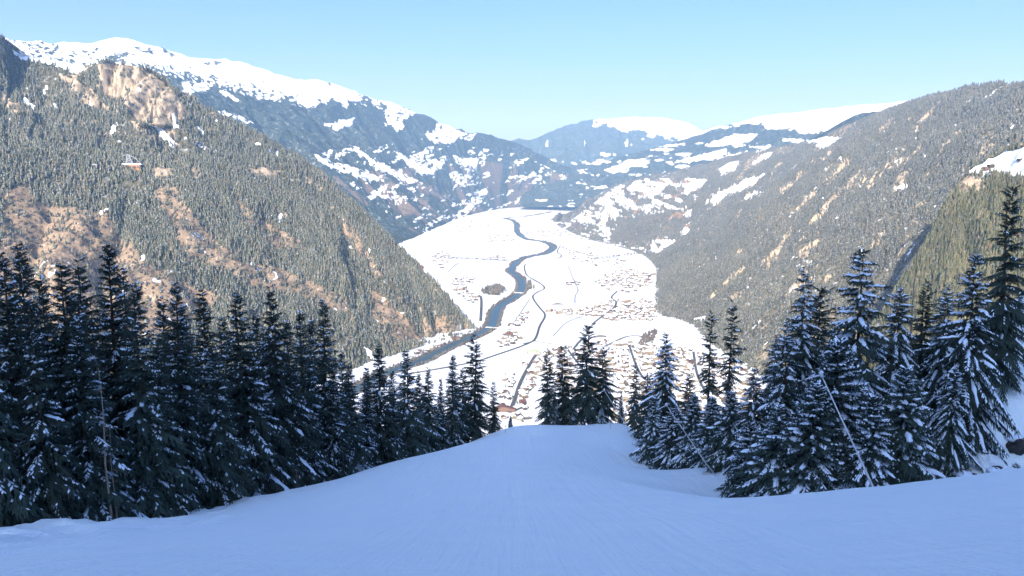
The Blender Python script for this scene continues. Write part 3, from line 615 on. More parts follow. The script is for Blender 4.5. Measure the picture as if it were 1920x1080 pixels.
AREAS = [('in the town', [(925, 790), (940, 715), (1000, 668), (1060, 648), (1135, 640), (1290, 655), (1400, 690), (1440, 740), (1400, 790), (1240, 800), (1150, 790), (1020, 700), (985, 745), (990, 790)], 520, 15),
         ('in the river hamlet', zpx([(590, 835), (640, 825), (690, 870), (640, 905), (570, 930), (560, 900)]), 26, 19),
         ('in the snowfield cluster', zpx([(625, 795), (650, 760), (725, 720), (715, 750), (680, 800)]), 16, 20),
         ('in the village', zpx([(1110, 690), (1230, 640), (1450, 645), (1490, 680), (1480, 765), (1240, 770), (1100, 740), (850, 725), (850, 705)]), 190, 17),
         ('under the wooded spur', zpx([(260, 520), (400, 510), (370, 590), (470, 640), (420, 670), (350, 640), (280, 570)]), 45, 22),
         ('along the valley road', zpx([(150, 360), (250, 350), (290, 420), (220, 460), (160, 410)]), 26, 24),
         ('in the far village', zpx([(1120, 530), (1200, 490), (1330, 460), (1480, 490), (1490, 540), (1350, 600), (1210, 590)]), 130, 22),
         ('in the far village', zpx([(930, 330), (1080, 320), (1180, 380), (1330, 420), (1250, 470), (1090, 430), (940, 380)]), 70, 28),
         ('in the far village', zpx([(690, 225), (900, 230), (1200, 250), (1210, 290), (880, 290), (720, 250)]), 80, 34), ('in the far village', zpx([(490, 260), (600, 250), (660, 290), (500, 300)]), 30, 34), ('in the far village', zpx([(250, 190), (450, 170), (520, 220), (430, 250), (250, 240)]), 45, 34),
         ('in the far village', zpx([(800, 105), (960, 95), (1000, 115), (850, 120)]), 40, 44), ('by the main road', zpx([(60, 960), (330, 865), (420, 840), (300, 900), (100, 985)]), 16, 24), ('in the hamlet among the fields', zpx([(950, 540), (1030, 535), (1030, 555), (960, 555)]), 9, 22),
         ('in the far village', zpx([(500, 380), (590, 380), (590, 395), (500, 395)]), 14, 26), ('on the slope meadow', zpx([(1130, 280), (1240, 300), (1500, 270), (1600, 300), (1400, 330), (1150, 330)]), 26, 40)]
placed = np.zeros((0, 3)); spots = []
RALL = np.vstack([RP[:, :2]] + [p[:, :2] for p, w in RD])
RWID = np.concatenate([np.full(len(RP), 40.0)] + [np.full(len(p), w / 2 + 9.0) for p, w in RD])
for where, poly, n, sep in AREAS:
    poly = [tuple(p) for p in poly]; xs = [p[0] for p in poly]; ys = [p[1] for p in poly]; got = 0; tr = 0
    W3 = np.array([G(*p) for p in poly]); lo = W3.min(0); hi = W3.max(0); wp = [tuple(q[:2]) for q in W3]
    while got < n and tr < n * 40:
        tr += 1; x = random.uniform(lo[0], hi[0]); y = random.uniform(lo[1], hi[1])
        if not inpoly(np.array([x]), np.array([y]), wp)[0]: continue
        if len(placed) and np.min(np.hypot(placed[:, 0] - x, placed[:, 1] - y)) < sep: continue
        if np.any(np.hypot(RALL[:, 0] - x, RALL[:, 1] - y) < RWID): continue
        placed = np.vstack([placed, [[x, y, 0]]]); got += 1
        spots.append((x, y, int(rng.choice(len(KINDS), p=KW / KW.sum())), random.choice((0.25, 0.25, -0.5, 1.82)) + random.gauss(0, .12), where))
spots.sort(key=lambda q: q[1])
NIND = 290
LM = {'the pale green roofed hall': (1000, 664), 'the bright red building': (1157, 578), 'the orange riverside building': (855, 637), 'the long red roofed building': (945, 771), 'the long low grey hall': (1125, 632), 'the bare brown grove': (1235, 640), 'the forest foot': (1400, 700), 'the curved track': (1180, 635), 'the town edge': (1330, 760), 'the long ochre hall': (1180, 567), 'the main street': (975, 720)}
LMP = {k: G(*v) for k, v in LM.items()}
def near(x, y): return min(LMP, key=lambda k: math.hypot(LMP[k][0] - x, LMP[k][1] - y))
rest = {}
for i, (x, y, k, rz, where) in enumerate(spots):
    (a, b, c, bal), lab, size, sn = KINDS[k]
    if i < NIND:
        root = link('house', None, loc=(x, y, FLOOR), rot=(0, 0, rz)); tag(root, lab + ' ' + where + ', near ' + near(x, y), 'house', lab.split(' with')[0] + 's ' + where)
        link('wall', a, root); r = link('roof', b, root)
        if c: link('snow', c, r)
        link('balcony', bal, root)
    else: rest.setdefault(k, []).append((x, y, rz))
# all the farther houses together
V = []; Fq = []; mi = []; mats = []; nv = 0
for k, L in rest.items():
    (a, b, c, bal), lab, size, sn = KINDS[k]
    for me in (a, b, c):
        if me is None: continue
        if me.materials[0] not in mats: mats.append(me.materials[0])
        co = np.array([v.co[:] for v in me.vertices]); fs = [tuple(p.vertices) for p in me.polygons]; im = mats.index(me.materials[0])
        for x, y, rz in L:
            ca, sa = math.cos(rz), math.sin(rz)
            V.append(np.stack([co[:, 0] * ca - co[:, 1] * sa + x, co[:, 0] * sa + co[:, 1] * ca + y, co[:, 2] + FLOOR], 1))
            Fq += [tuple(i + nv for i in f) for f in fs]; mi += [im] * len(fs); nv += len(co)
me = bpy.data.meshes.new('distant_houses'); me.from_pydata(np.vstack(V).tolist(), [], Fq)
for m_ in mats: me.materials.append(m_)
me.polygons.foreach_set('material_index', np.array(mi, np.int32)); me.update()
o = link('distant_houses', me); o['kind'] = 'stuff'; tag(o, 'farther houses of the villages scattered along the valley floor', 'houses')

# a few single landmarks
def hall(px, py, w, d, h, wall, roof, label, rz=0.1):
    p = G(px, py); a, b, c, bal = house_meshes(w, d, h, M[wall], M[roof], roof == 'dark_roof', 0.2)
    root = link('hall', None, loc=(p[0], p[1], FLOOR), rot=(0, 0, rz)); tag(root, label, 'building')
    link('wall', a, root); r = link('roof', b, root)
    if c: link('snow', c, r)
hall(1000, 664, 40, 34, 10, 'white', 'green_roof', 'wide hall with a pale green roof at the edge of town')
hall(1157, 578, 16, 20, 9, 'terracotta', 'red_roof', 'bright red building beside the village road')
hall(855, 637, 30, 16, 9, 'ochre', 'red_roof', 'orange building beside the river under the spur', 0.5)
hall(945, 771, 60, 16, 8, 'terracotta', 'red_roof', 'long red roofed building in the gap between spruces', -0.1)
hall(1125, 632, 46, 16, 7, 'grey', 'dark_roof', 'long low grey hall on the snowfield beside town', 0.05)
hall(1045, 571, 52, 14, 5, 'grey', 'dark_roof', 'long low barn standing alone among white fields', 0.05)
hall(1180, 567, 90, 18, 7, 'ochre', 'dark_roof', 'very long ochre hall at the far side of the village', 0.02)
def pylon(px, py, label):
    p = G(px, py); root = link('power_pylon', None, loc=(p[0], p[1], FLOOR)); tag(root, label, 'pylon', 'lattice pylons crossing the snowfields')
    H = 42
    for sx in (-1, 1):
        for sy in (-1, 1):
            m = MB(); m.tube([(sx * 3.6, sy * 3.6, 0), (sx * 1.0, sy * 1.0, H * .62), (sx * .5, sy * .5, H)], [.3, .24, .18], 4); link('leg', m.mesh('leg', M['steel']), root)
    m = MB()
    for j in range(7):
        z0, z1 = H * j / 8, H * (j + 1) / 8; r0 = 3.6 - 3 * j / 8; r1 = 3.6 - 3 * (j + 1) / 8
        for s in (-1, 1):
            m.tube([(-r0, s * r0, z0), (r1, s * r1, z1)], .12, 3); m.tube([(r0, s * r0, z0), (-r1, s * r1, z1)], .12, 3)
            m.tube([(s * r0, -r0, z0), (s * r1, r1, z1)], .12, 3)
    link('bracing', m.mesh('bracing', M['steel']), root)
    for z, w in ((H * .68, 9), (H * .82, 7.5), (H * .95, 5)):
        m = MB(); m.tube([(-w, 0, z), (0, 0, z + .9), (w, 0, z)], [.15, .35, .15], 4); link('crossarm', m.mesh('crossarm', M['steel']), root)
for q in zpx([(605, 800), (700, 690), (858, 560), (830, 480), (757, 350)]): pylon(q[0], q[1], 'grey lattice power pylon standing on the open snowfield')

# trees on the valley floor
bare = [conifer_proto('bare_tree', M['bare_crown'], 3, 7, s, .42) for s in (4, 5)]
dark = [conifer_proto('garden_spruce', M['wood_left'], 4, 7, s, .24) for s in (6, 7)]
T = np.gradient(RP, axis=0); T /= np.linalg.norm(T, axis=1)[:, None]; S = np.stack([T[:, 1], -T[:, 0], 0 * T[:, 0]], 1)
pts = []; sc = []
seg = np.linalg.norm(np.diff(RP, axis=0), axis=1); cum = np.concatenate([[0], np.cumsum(seg)])
for s_ in np.arange(0, cum[-1], 7.0):
    for sd in (-1, 1):
        i = min(np.searchsorted(cum, s_), len(RP) - 1)
        if vnoise(np.array(s_ / 160.0), np.array(sd * 3.0), 2) > 0.36:
            pts.append(RP[i] + S[i] * sd * random.uniform(22, 36) + T[i] * random.uniform(-5, 5)); sc.append(random.uniform(6, 13))
forest('riverside_trees', pts, sc, bare + dark[:1], 'bare brown trees lining both banks of the river', 'trees')
def patch(name, poly, n, protos, h, label):
    W3 = np.array([G(*p) for p in poly]); wp = [tuple(q[:2]) for q in W3]; lo, hi = W3.min(0), W3.max(0); P = []
    while len(P) < n:
        x, y = random.uniform(lo[0], hi[0]), random.uniform(lo[1], hi[1])
        if inpoly(np.array([x]), np.array([y]), wp)[0]: P.append((x, y, FLOOR))
    forest(name, P, [random.uniform(*h) for _ in P], protos, label, 'trees')
patch('river_copse', zpx([(457, 590), (490, 565), (560, 560), (610, 590), (560, 615), (470, 612)]), 150, dark + bare, (12, 24), 'dark copse standing in the snowfield beside the river bend')
patch('bend_copse', zpx([(722, 540), (745, 530), (768, 560), (765, 585), (740, 580)]), 40, dark + bare, (10, 18), 'narrow strip of dark trees by the river bend')
patch('bare_grove', zpx([(1380, 900), (1440, 840), (1500, 830), (1470, 910), (1410, 925)]), 60, bare, (8, 20), 'bare brown grove on the snowfield below the forest')
patch('lane_trees', zpx([(160, 384), (640, 404), (640, 412), (160, 392)]), 160, bare, (5, 10), 'row of bare trees along the straight valley lane')
patch('far_lane_trees', zpx([(1100, 396), (1480, 345), (1640, 315), (1640, 325), (1480, 358), (1100, 408)]), 200, bare + dark, (6, 13), 'row of trees along the lane below the right slope')
P = []
for x, y, k, rz, where in spots:
    for q in range(random.choice((2, 3, 4, 5))):
        a = random.uniform(0, 6.28); d = random.uniform(11, 17); P.append((x + d * math.cos(a), y + d * math.sin(a), FLOOR))
forest('garden_trees', P, [random.uniform(4, 11) for _ in P], bare + dark + dark, 'small garden trees standing among the valley houses', 'trees')

# ------------------------------------------------------------------ things on the hillsides
def surf(V, px, py):
    qx, qy = project(V); d = (qx - px) ** 2 + (qy - py) ** 2; i = np.unravel_index(np.argmin(d), d.shape); return V[i]
p = surf(LV[:, 12:], 247, 318)
root = link('cable_car_station', None, loc=p, rot=(0, 0, .25)); tag(root, 'cable car station with lattice tower on the wooded spur', 'station')
m = MB(); m.box((0, 0, 4), (58, 22, 20)); link('wall', m.mesh('wall', M['station']), root)
m = MB(); m.box((2, 0, 16.2), (66, 27, 4)); link('snow_roof', m.mesh('snow_roof', M['roof_snow']), root)
for i in range(7):
    m = MB(); m.box((-24 + 8 * i, -11.06, 6), (5, .3, 6)); link('window', m.mesh('window', M['glass']), root)
tw = link('tower', (lambda m: ([m.tube([(sx * 11 - 4, sy * 8, 17), (sx * 4 - 8, sy * 3, 46)], [.9, .6], 5) for sx in (-1, 1) for sy in (-1, 1)], m.mesh('tower', M['pylon_steel']))[1])(MB()), root)
m = MB()
for j in range(4):
    z0, z1 = 18 + 7 * j, 25 + 7 * j; a0 = 11 - 1.8 * j; a1 = 11 - 1.8 * (j + 1); c0 = -4 - 1.0 * j; c1 = c0 - 1
    for s in (-1, 1): m.tube([(c0 - a0, s * 7, z0), (c1 + a1, s * 6, z1)], .4, 4); m.tube([(c0 + a0, s * 7, z0), (c1 - a1, s * 6, z1)], .4, 4)
link('bracing', m.mesh('bracing', M['pylon_steel']), tw)
m = MB(); m.tube([(-24, 0, 47), (-8, 0, 49), (12, 0, 40), (30, 0, 20)], [.6, 1.3, 1.0, .7], 6); link('cable_saddle', m.mesh('cable_saddle', M['pylon_steel']), tw)
def chalet(V, px, py, k, label, rz, sc=1.0):
    (a, b, c, bal), lab, size, sn = KINDS[k]; p = surf(V, px, py)
    root = link('chalet', None, loc=p, rot=(0, 0, rz)); root.scale = (sc,) * 3; tag(root, label, 'chalet')
    link('wall', a, root); r = link('roof', b, root)
    if c: link('snow', c, r)
    link('balcony', bal, root)
SVf = SV[:, 10:]
chalet(SVf, 1838, 317, 2, 'dark hut at the lower tip of the alpine meadow', .4)
chalet(SVf, 1847, 318, 6, 'reddish hut on the alpine meadow above the forest', .2)
chalet(SVf, 1856, 314, 7, 'big timber barn on the alpine meadow above the forest', -.2)
chalet(SVf, 1912, 302, 2, 'small timber hut high on the alpine meadow', .1)
chalet(LV[:, 12:], 802, 492, 6, 'orange house in the trees on the edge of the wooded spur', .4, 1.4)
chalet(LV[:, 12:], 180, 316, 1, 'white house in a small clearing on the wooded spur', .4, 1.2)

# ------------------------------------------------------------------ foreground spruces
def spruce(seed, H=20.0, Rb=3.6, dens=1.0, droop=0.35, snow=0.1, bare=0.05, cone=0.85, ragged=0.25, caps=0.5, patchy=0.5, needle='needle', wide=1.0, tilt=0.0, roll=.75):
    """unit: metres. returns (trunk, crown, snow) meshes"""
    r = np.random.default_rng(seed)
    tm = MB(); bend = r.normal(0, .12, 2)
    zs = np.linspace(-1.2, H, 9); tm.tube([(bend[0] * (z / H) ** 2 * 2, bend[1] * (z / H) ** 2 * 2, z) for z in zs], [max(.02, 0.0125 * H * (1 - max(0, z) / H) ** .9 + .015) for z in zs], 8)
    CV_, CF = [], []; nv = 0; SV_, SF = [], []; ns = 0
    z = H * bare; k = 0
    while z < H * 0.985:
        f = z / H; step = (0.020 + 0.016 * (1 - f)) * H / dens
        prof = (1 - f) ** cone; low = min(1.0, 0.72 + 3.0 * max(0, f - bare))
        nb = int(round((5 + 5 * (1 - f)) * dens ** .5)); a0 = r.random() * 6.28
        for b in range(nb):
            L = Rb * prof * low * (1 + ragged * r.normal()) + 0.18
            if L < .12: continue
            L = min(L, Rb * 1.25); a = a0 + 6.283 * b / nb + r.normal(0, .25); zz = z + r.normal(0, step * .6)
            e0 = -tilt + 0.95 * f ** 2 - 0.12 - 0.30 * (1 - f) + r.normal(0, .1); sag = droop * (0.35 + 0.65 * (1 - f)) * (1 + .3 * r.normal()); up = 0.28 * sag
            n = max(5, int(L * 7.5)); t = np.linspace(0.10, 1, n)
            ca, sa = math.cos(a), math.sin(a); D = np.array([ca, sa, 0]); Sd = np.array([-sa, ca, 0])
            hz_ = L * (e0 * t - sag * t ** 2 + up * t ** 3)
            P = D[None] * (L * t)[:, None]; P[:, 2] = zz + hz_
            tan = np.gradient(P, axis=0); tan /= np.linalg.norm(tan, axis=1)[:, None]
            # side twigs (flat) and hanging twigs, each a kite of two triangles
            lt = (0.25 * L * (1 - 0.70 * t) + 0.20) * wide
            for sgn in (-1, 1):
                ang = 0.75 + r.normal(0, .18, n)
                d = tan * np.cos(ang)[:, None] + Sd[None] * (sgn * np.sin(ang))[:, None]; d[:, 2] -= 0.22 + 0.25 * r.random(n)
                ln = lt * (0.7 + .6 * r.random(n)); wd = 0.085 * ln + .022
                nrm = np.cross(d, tan); nrm /= np.linalg.norm(nrm, axis=1)[:, None] + 1e-9
                sv = np.cross(d, nrm); sv /= np.linalg.norm(sv, axis=1)[:, None] + 1e-9
                tip = P + d * ln[:, None]; mid = P + d * (ln * .45)[:, None] + np.array([0, 0, .03])
                q = np.stack([P, mid + sv * wd[:, None], tip, mid - sv * wd[:, None]], 1)
                CV_.append(q.reshape(-1, 3)); i0 = nv + 4 * np.arange(n)[:, None]; CF.append(np.concatenate([i0 + [0, 1, 2], i0 + [0, 2, 3]])); nv += 4 * n
                # second order twiglets, hanging from the side twig
                for fr in (0.3, 0.6, 0.9):
                    base = P + d * (ln * fr)[:, None]; d2 = d * .55 + tan * .3; d2 = d2 + r.normal(0, .22, (n, 3)); d2[:, 2] -= 0.55
                    l2 = ln * (.42 + .2 * r.random(n)); s2 = np.cross(d2, [0, 0, 1.0]) + 0.3 * r.normal(size=(n, 3)); s2 /= np.linalg.norm(s2, axis=1)[:, None] + 1e-9; w2 = (.075 * l2 + .02)[:, None]
                    m2 = base + d2 * (l2 * .5)[:, None]
                    q = np.stack([base, m2 + s2 * w2, base + d2 * l2[:, None], m2 - s2 * w2], 1)
                    CV_.append(q.reshape(-1, 3)); i0 = nv + 4 * np.arange(n)[:, None]; CF.append(np.concatenate([i0 + [0, 1, 2], i0 + [0, 2, 3]])); nv += 4 * n
                # snow caps lying on the side twigs
                cl = vnoise(np.array(a * 1.3 + seed), np.array(zz * .55), 3)
                pr = caps * snow * (0.25 + 1.5 * (cl > patchy))
                sel = np.nonzero((r.random(n) < pr) & (t > .3))[0]
                if len(sel):
                    p0, dd, l_, w_ = P[sel], d[sel], (np.minimum(ln[sel] * .6, .42))[:, None], (np.minimum(wd[sel] * 1.15, .085) + .01)[:, None]; svv = sv[sel]; upv = np.array([0, 0, .035])
                    mm = p0 + dd * l_ * .5; th = (.05 + .05 * r.random(len(sel)))[:, None] * np.array([0, 0, 1.0])
                    q = np.stack([p0 + upv, mm + svv * w_ + upv * .6, p0 + dd * l_ + upv, mm - svv * w_ + upv * .6, mm + th + upv], 1)
                    SV_.append(q.reshape(-1, 3)); i0 = ns + 5 * np.arange(len(sel))[:, None]
                    SF.append(np.concatenate([i0 + [0, 1, 4], i0 + [1, 2, 4], i0 + [2, 3, 4], i0 + [3, 0, 4]])); ns += 5 * len(sel)
            # needles along the bough itself
            for o_ in (-.5, .5):
                sv = Sd * o_ + np.array([0, 0, -.5]); w_ = 0.10 + .02 * L
                q = np.stack([P[:-1] + [0, 0, .04], P[1:] + [0, 0, .04], P[1:] + sv * w_, P[:-1] + sv * w_], 1)
                CV_.append(q.reshape(-1, 3)); i0 = nv + 4 * np.arange(n - 1)[:, None]; CF.append(np.concatenate([i0 + [0, 1, 2], i0 + [0, 2, 3]])); nv += 4 * (n - 1)
            # a roll of snow along the bough
            cl = vnoise(np.array(a * 1.1 + seed * 3), np.array(zz * .5), 8)
            if r.random() < snow * (0.3 + 1.4 * (cl > patchy)) and L > .5:
                t0 = r.uniform(.12, .5 if roll < .8 else .25); t1 = min(1, t0 + r.uniform(.25, roll)); m = 6; tt = np.linspace(t0, t1, m)
                C = np.stack([np.interp(tt, t, P[:, i]) for i in range(3)], 1) + np.array([0, 0, .05])
                C += r.normal(0, .02, C.shape); wv = min(0.07 + .034 * L, .17) * np.array([.35, .95, 1.15, .9, 1.05, .3]) * (.7 + .7 * r.random(m))
                rowv = np.stack([C - Sd * wv[:, None] - [0, 0, .05], C - Sd * (.6 * wv)[:, None] + np.array([0, 0, 1.0]) * (.55 * wv)[:, None], C + np.array([0, 0, 1.0]) * (.8 * wv)[:, None], C + Sd * (.6 * wv)[:, None] + np.array([0, 0, 1.0]) * (.55 * wv)[:, None], C + Sd * wv[:, None] - [0, 0, .05]], 1)
                SV_.append(rowv.reshape(-1, 3)); g = np.array([[i * 5 + j, i * 5 + j + 1, (i + 1) * 5 + j + 1, i * 5 + j, (i + 1) * 5 + j + 1, (i + 1) * 5 + j] for i in range(m - 1) for j in range(4)]).reshape(-1, 3)
                SF.append(g + ns); ns += 5 * m
        z += step; k += 1
    cr = mesh_np('crown', np.vstack(CV_), np.vstack(CF), M[needle])
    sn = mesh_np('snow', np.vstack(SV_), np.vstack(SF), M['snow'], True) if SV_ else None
    return tm.mesh('trunk', M['bark'], True), cr, sn, H
PROTO = {}
def proto(key, n, **kw):
    PROTO[key] = [spruce(100 + 13 * i + sum(map(ord, key)), **{**kw, 'Rb': kw['Rb'] * (0.88 + .07 * i), 'ragged': kw['ragged'] * (.8 + .15 * i), 'droop': kw['droop'] * (.85 + .1 * i)}) for i in range(n)]
proto('dense', 6, H=20, Rb=3.1, dens=1.15, droop=.42, snow=.17, caps=1.5, patchy=.6, ragged=.28, cone=.98)
proto('laden', 5, H=20, Rb=4.3, dens=1.0, droop=.85, snow=.85, caps=.42, patchy=.42, ragged=.3, cone=.8)
proto('young', 3, H=11, Rb=3.0, dens=1.25, droop=.45, snow=.85, caps=.5, patchy=.38, ragged=.28)
proto('open', 4, H=19, Rb=2.9, dens=.85, droop=.5, snow=.10, caps=.4, patchy=.6, ragged=.35, bare=.10, cone=.6)
proto('thin', 2, H=20, Rb=1.9, dens=.8, droop=.75, snow=.12, caps=.3, ragged=.4, bare=.45, cone=.5)
proto('drooping', 2, H=20, Rb=4.6, dens=.85, droop=.40, snow=.85, caps=.25, patchy=.3, ragged=.2, cone=.78, tilt=.42, roll=.95)
def tops(px, top, Y, base_px=None):
    """ground position below a treetop seen at (px, top) standing Y metres ahead -> x, z, height"""
    p = W(px, top, Y); z = float(ground(p[0], Y)); return p[0], z, p[2] - z
NT = 0
def tree(px, top, Y, kind, label, group=None, i=None, wide=1.0, lean=0.0, cat='spruce tree'):
    global NT; NT += 1
    x, z, h = tops(px, top, Y)
    tr, cr, sn, H = PROTO[kind][(NT if i is None else i) % len(PROTO[kind])]
    s = h / H; root = link('spruce_tree', None, loc=(x, Y, z), rot=(random.gauss(0, .012), lean + random.gauss(0, .012), random.uniform(0, 6.28) if not lean else 0))
    wide *= random.uniform(.88, 1.1); root.scale = (s * wide, s * wide, s); tag(root, label, cat, group)
    link('trunk', tr, root); c = link('crown', cr, root)
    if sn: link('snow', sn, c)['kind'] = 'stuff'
    return root
edgeX = [-250, 0, 190, 330, 430, 560, 700, 850, 925]; edgeY = [44, 49, 57, 64, 72, 85, 109, 139, 153]
FR = 'dark spruces beside the piste'
def place(px): return 'at the near end of the stand' if px < 120 else 'around the pale dead stem' if px < 280 else 'between dead stem and marker pole' if px < 480 else 'around the snow capped marker pole' if px < 660 else 'where the stand nears the lip'
for px, top, dy in [(-60, 470, 1), (10, 474, 4), (48, 455, 6), (105, 492, 3), (150, 492, 8), (196, 458, 5), (250, 530, 1), (322, 530, 5), (375, 545, 8), (450, 548, 4), (518, 540, 4), (562, 580, 8), (605, 563, 5), (655, 680, 2), (710, 645, 3), (760, 655, 5), (800, 692, 3), (845, 665, 3), (60, 560, 0), (150, 600, 0), (290, 640, 0), (400, 650, 1), (475, 665, 1), (545, 680, 1), (620, 690, 0), (683, 720, 1), (735, 735, 1), (785, 760, 1), (825, 760, 1)]:
    Y = np.interp(px, edgeX, edgeY) + dy + random.uniform(0, 1)
    wh = place(px)
    tree(px, top, Y, 'dense', ('low front row dark spruce ' if dy < 3 else 'tall dark spruce with thin snow patches ') + wh, FR + (' front row ' if dy < 3 else ' ') + wh, wide=1.0 if top < 600 else 1.12)
for px, top in [(80, 520), (230, 505), (290, 560), (345, 575), (415, 590), (480, 588), (545, 600), (585, 600), (640, 650), (690, 680), (735, 690), (785, 700), (825, 710), (-30, 500), (25, 540), (130, 540), (500, 610), (870, 740)]:
    Y = np.interp(px, edgeX, edgeY) + random.uniform(14, 22)
    tree(px, top + random.uniform(-5, 10), Y, 'dense', 'spruce at the back of the dark stand ' + place(px), FR + ' back row ' + place(px))
tree(889, 630, 152, 'open', 'tallest spruce at the far end of the dark stand, loose crown', wide=1.15)
tree(926, 715, 154, 'open', 'small loose spruce at the edge of the gap to the town')
tree(865, 690, 150, 'open', 'loose spruce beside the last tall one of the dark stand')
tree(957, 780, 152, 'young', 'tiny lone spruce sapling on the lip of the piste', wide=.9)
CG = 'spruces standing at the lip of the piste'
for px, top, Y, k, lb in [(1030, 655, 149, 'open', 'leftmost broad spruce of the group on the lip of the piste'), (1057, 648, 152, 'open', 'bushy spruce of the lip group beside the tallest one'), (1097, 605, 151, 'open', 'tallest spruce of the group on the lip of the piste'), (1133, 650, 153, 'open', 'spruce of the lip group beside the farthest snow lance'),
                          (1040, 735, 148, 'dense', 'low dark spruce at the foot of the lip group'), (1075, 745, 149, 'dense', 'low dark spruce under the tallest tree of the lip group'), (1112, 740, 149, 'dense', 'low dark spruce between the tall trees of the lip group'), (1128, 765, 146, 'young', 'small snowy spruce in front of the lip group')]:
    tree(px, top, Y, k, lb, CG, wide=1.2 if k == 'open' else 1.1)
RG = 'snowy spruces right of the piste'
for px, top, Y, k, lb, w in [(1190, 682, 150, 'open', 'thin dark spruce behind the farthest snow lance', .9), (1165, 735, 150, 'dense', 'low dark spruce beside the farthest snow lance', 1), (1213, 700, 135, 'open', 'dark spruce behind the tall snowy one at the run edge', 1.1), (1250, 625, 110, 'laden', 'tall snowy spruce at the edge of the run by the middle snow lance', .95),
                             (1225, 745, 106, 'young', 'low snow covered spruce at the edge of the run', 1.1), (1262, 765, 101, 'young', 'low snow covered spruce in front of the tall snowy one', 1.2), (1300, 740, 99, 'young', 'snow covered young spruce behind the middle snow lance', 1.2), (1335, 745, 93, 'young', 'snow covered young spruce at the foot of the middle snow lance', 1.2), (1372, 735, 86, 'young', 'snow covered young spruce beside the big drooping ones', 1.2), (1290, 700, 118, 'open', 'dark young spruce behind the low snowy ones', 1.1),
                             (1333, 590, 128, 'thin', 'slender bare-stemmed conifer with a sparse crown, the shorter of two', .9), (1369, 570, 126, 'thin', 'slender bare-stemmed conifer with a sparse crown, the taller of two', .9),
                             (1415, 690, 82, 'laden', 'snowy spruce in front of the sparse crowned pair', 1.1), (1450, 630, 84, 'drooping', 'snowy spruce left of the twin-topped dark one', 1.0), (1512, 505, 80, 'drooping', 'tall dark topped spruce beside the biggest drooping one', .95), (1540, 535, 82, 'open', 'narrow dark spruce behind the biggest drooping one', 1), (1480, 600, 76, 'laden', 'snowy spruce behind the nearest snow lance', 1.0),
                             (1622, 472, 68, 'drooping', 'biggest drooping spruce with long snow lines on its boughs', 1.12), (1580, 640, 62, 'young', 'low snowy spruce under the biggest drooping one', 1.2), (1690, 540, 72, 'laden', 'spruce between the biggest drooping one and the bare pole', .95), (1735, 528, 76, 'open', 'dark narrow spruce beside the bare pole trunk', 1.1), (1775, 535, 74, 'laden', 'dark spruce left of the most snow laden one', .9), (1830, 476, 66, 'laden', 'most snow laden spruce beside the snow bank', .9), (1700, 690, 60, 'young', 'low snowy spruce at the foot of the right stand', 1.1), (1790, 690, 62, 'laden', 'low drooping spruce in front of the snow bank', 1.0), (1410, 790, 68, 'young', 'low snowy spruce where the near snow edge begins', 1.2), (1460, 760, 62, 'young', 'low snowy spruce behind the near snow edge', 1.2), (1530, 720, 60, 'young', 'low snowy spruce left of the nearest snow lance', 1.2), (1640, 740, 58, 'young', 'low snowy spruce right of the nearest snow lance', 1.1),
                             (1903, 345, 74, 'open', 'tall sparse conifer with dark drooping boughs above the snow bank', .85), (1878, 560, 95, 'open', 'snow dusted spruce on top of the snow bank', 1.2), (1915, 540, 98, 'open', 'spruce behind the tall sparse conifer', 1.2), (1850, 590, 100, 'laden', 'spruce at the upper edge of the snow bank', 1.1), (1940, 600, 90, 'dense', 'dark spruce at the upper end of the snow bank', 1), (1905, 868, 52, 'open', 'small spruce sapling on the snow bank', 1.6)]:
    tree(px, top, Y, k, lb, RG, wide=w)

# bare stems
def stem(name, px, top, Y, label, r0=.11, twigs=10, lean=0.0):
    x, z, h = tops(px, top, Y); root = link(name, None, loc=(x, Y, z), rot=(0, lean, 0)); tag(root, label, 'dead tree')
    m = MB(); zs = np.linspace(-.6, h, 8); m.tube([(.08 * math.sin(q * .9), .05 * math.cos(q), q) for q in zs], [max(.015, r0 * (1 - max(q, 0) / h * .85)) for q in zs], 7); link('trunk', m.mesh('trunk', M['dead'], True), root)
    for k in range(twigs):
        q = h * random.uniform(.25, .98); a = random.uniform(0, 6.28); L = random.uniform(.5, 1.6) * (1.2 - q / h)
        m = MB(); m.tube([(0, 0, q), (L * .6 * math.cos(a), L * .6 * math.sin(a), q + .02), (L * math.cos(a), L * math.sin(a), q - .12)], [.02, .014, .006], 4); link('branch', m.mesh('branch', M['dead']), root)
stem('bare_tree_stem', 186, 690, 54.5, 'pale bare dead stem in front of the dark spruces', .10, 12)
stem('bare_tree_stem', 205, 800, 55, 'short thin dead stem beside the pale taller one', .06, 8)
stem('bare_tree_stem', 1722, 425, 73, 'tall bare pole trunk rising out of the right stand', .13, 3)

